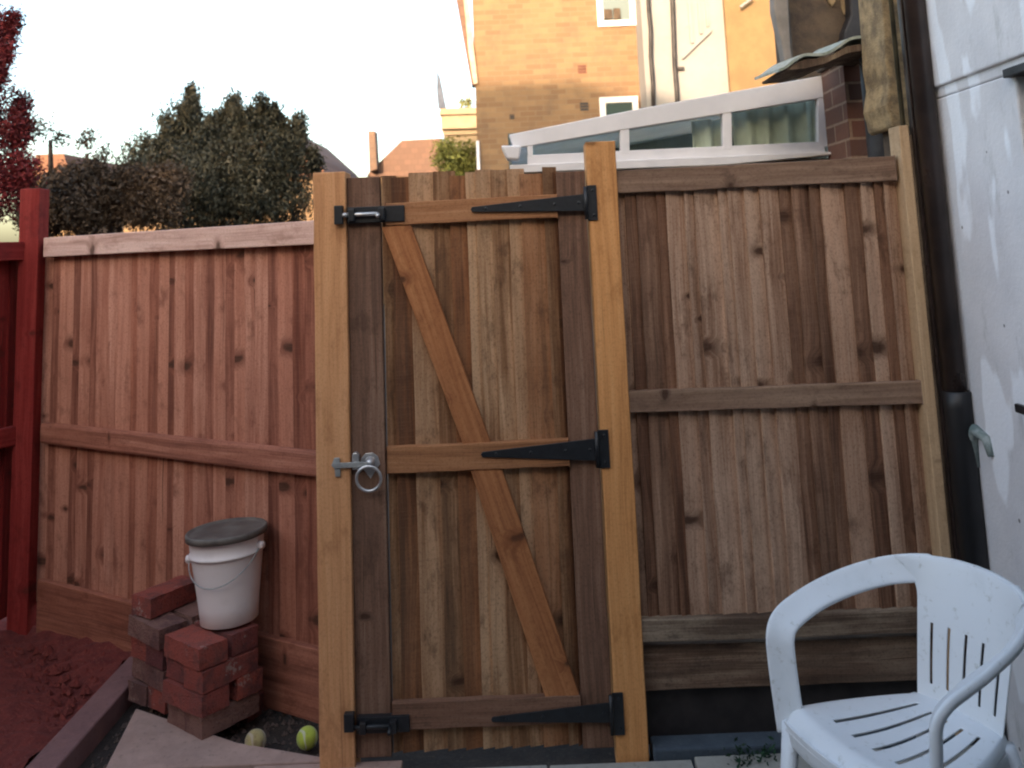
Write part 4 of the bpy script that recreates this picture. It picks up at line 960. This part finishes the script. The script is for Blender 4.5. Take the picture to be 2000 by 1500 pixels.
random.seed(50)
S1 = [(455, 330, 130, 85), (390, 290, 95, 70), (520, 320, 85, 95), (330, 345, 90, 62), (440, 400, 170, 70), (270, 390, 70, 55), (560, 370, 52, 95), (300, 300, 60, 40), (360, 240, 50, 40), (470, 240, 60, 40), (540, 285, 55, 55), (420, 360, 190, 90)]
for (u, v, r, h) in ((382, 168, 11, 60), (368, 196, 8, 40), (404, 222, 12, 50), (428, 225, 10, 40), (452, 178, 13, 70), (470, 210, 10, 40), (490, 205, 12, 60), (518, 186, 12, 70), (535, 225, 10, 40), (556, 232, 11, 50), (590, 220, 9, 80), (612, 290, 8, 40), (350, 236, 11, 50), (333, 232, 8, 50), (312, 270, 9, 40), (575, 262, 11, 50), (540, 205, 8, 40)):
    for q_ in range(5): S1.append((u + random.uniform(-3, 3), v + 8 + h * (.1 + .17 * q_), r * (.22 + .17 * q_), h * .13))
tree('conifer_tree', 'big bushy dark green conifer with feathery tips behind the left fence', 'tree', YT, S1, 90000, .021, M['conifer'], 1, up=1.2)
S2 = [(170, 395, 95, 62), (240, 380, 70, 45), (110, 410, 60, 60), (300, 400, 60, 50), (150, 345, 20, 18), (200, 338, 16, 14), (60, 400, 50, 70), (120, 350, 40, 22), (260, 352, 40, 26), (320, 360, 50, 40)]
tree('hedge_shrub', 'brownish hedge shrub left of the conifer behind the left fence', 'shrub', 7.6, S2, 34000, .019, M['hedge'], 2, up=.3)
for (sh, sd_, lb) in (([(85, 252, 34, 20), (62, 245, 14, 12), (112, 268, 14, 14)], 3, 'sparse twiggy shrub crown nearest the tall tree at the left edge'), ([(208, 300, 12, 16), (200, 312, 10, 8)], 5, 'smallest wispy shoot rising over the hedge near the conifer'), ([(162, 278, 14, 8), (178, 268, 7, 5)], 6, 'wispy shoot rising over the hedge, middle of three')):
    e_ = tree('twiggy_shrub', lb, 'shrub', 7.9, sh, 240 if sd_ != 3 else 620, .020, M['hedge'], sd_, group='sparse shoots over the hedge')
S3 = [(-45, 190, 50, 120), (-40, 300, 62, 110), (5, 100, 14, 20), (8, 35, 9, 18), (2, 60, 12, 24), (12, 150, 16, 22), (18, 200, 18, 26), (25, 260, 26, 30), (40, 330, 30, 40), (0, 370, 60, 60), (-35, 60, 34, 60), (10, 120, 12, 14), (32, 240, 14, 10)]
tree('leak_red_tree', 'tall tree at the left edge, its leaves coloured by a red light leak', 'tree', 6.4, S3, 26000, .016, M['leakleaf'], 7, up=0)
tree('yellow_green_bush', 'yellow green bush below the beige extension', 'bush', 13.6, [(890, 310, 38, 30), (870, 300, 20, 26), (915, 315, 20, 34), (900, 345, 50, 30)], 4200, .034, M['yleaf'], 8, up=.3)

# ------------------------------------------------------------------ the terrace behind the camera, which shades the yard
th_ = empty('terrace_house', (-2, -4, 0), label='brown brick terrace house across the yard, facing the gate', cat='house')
m = MB(); m.prism([Vector((-26, -9, 0)), Vector((9, -9, 0)), Vector((9, -9, 7.2)), Vector((-4.4, -9, 7.5)), Vector((-6.6, -9, 8.3)), Vector((-26, -9, 8.3))], (0, -7, 0)); m.build('wall', M['backbrick'], th_)

m = MB(); m.box((-2.9, -.85, -.05), (1.34, -.62, 3.25)); m.box((-2.93, -.88, 3.2505), (1.34, -.59, 3.31))  # unseen wall added to block low sky light from the lower fence
tag(m.build('added_shade_wall', M['backbrick'], bevel=.004), 'added unseen brick wall that darkens the lower gate and fence', 'wall')
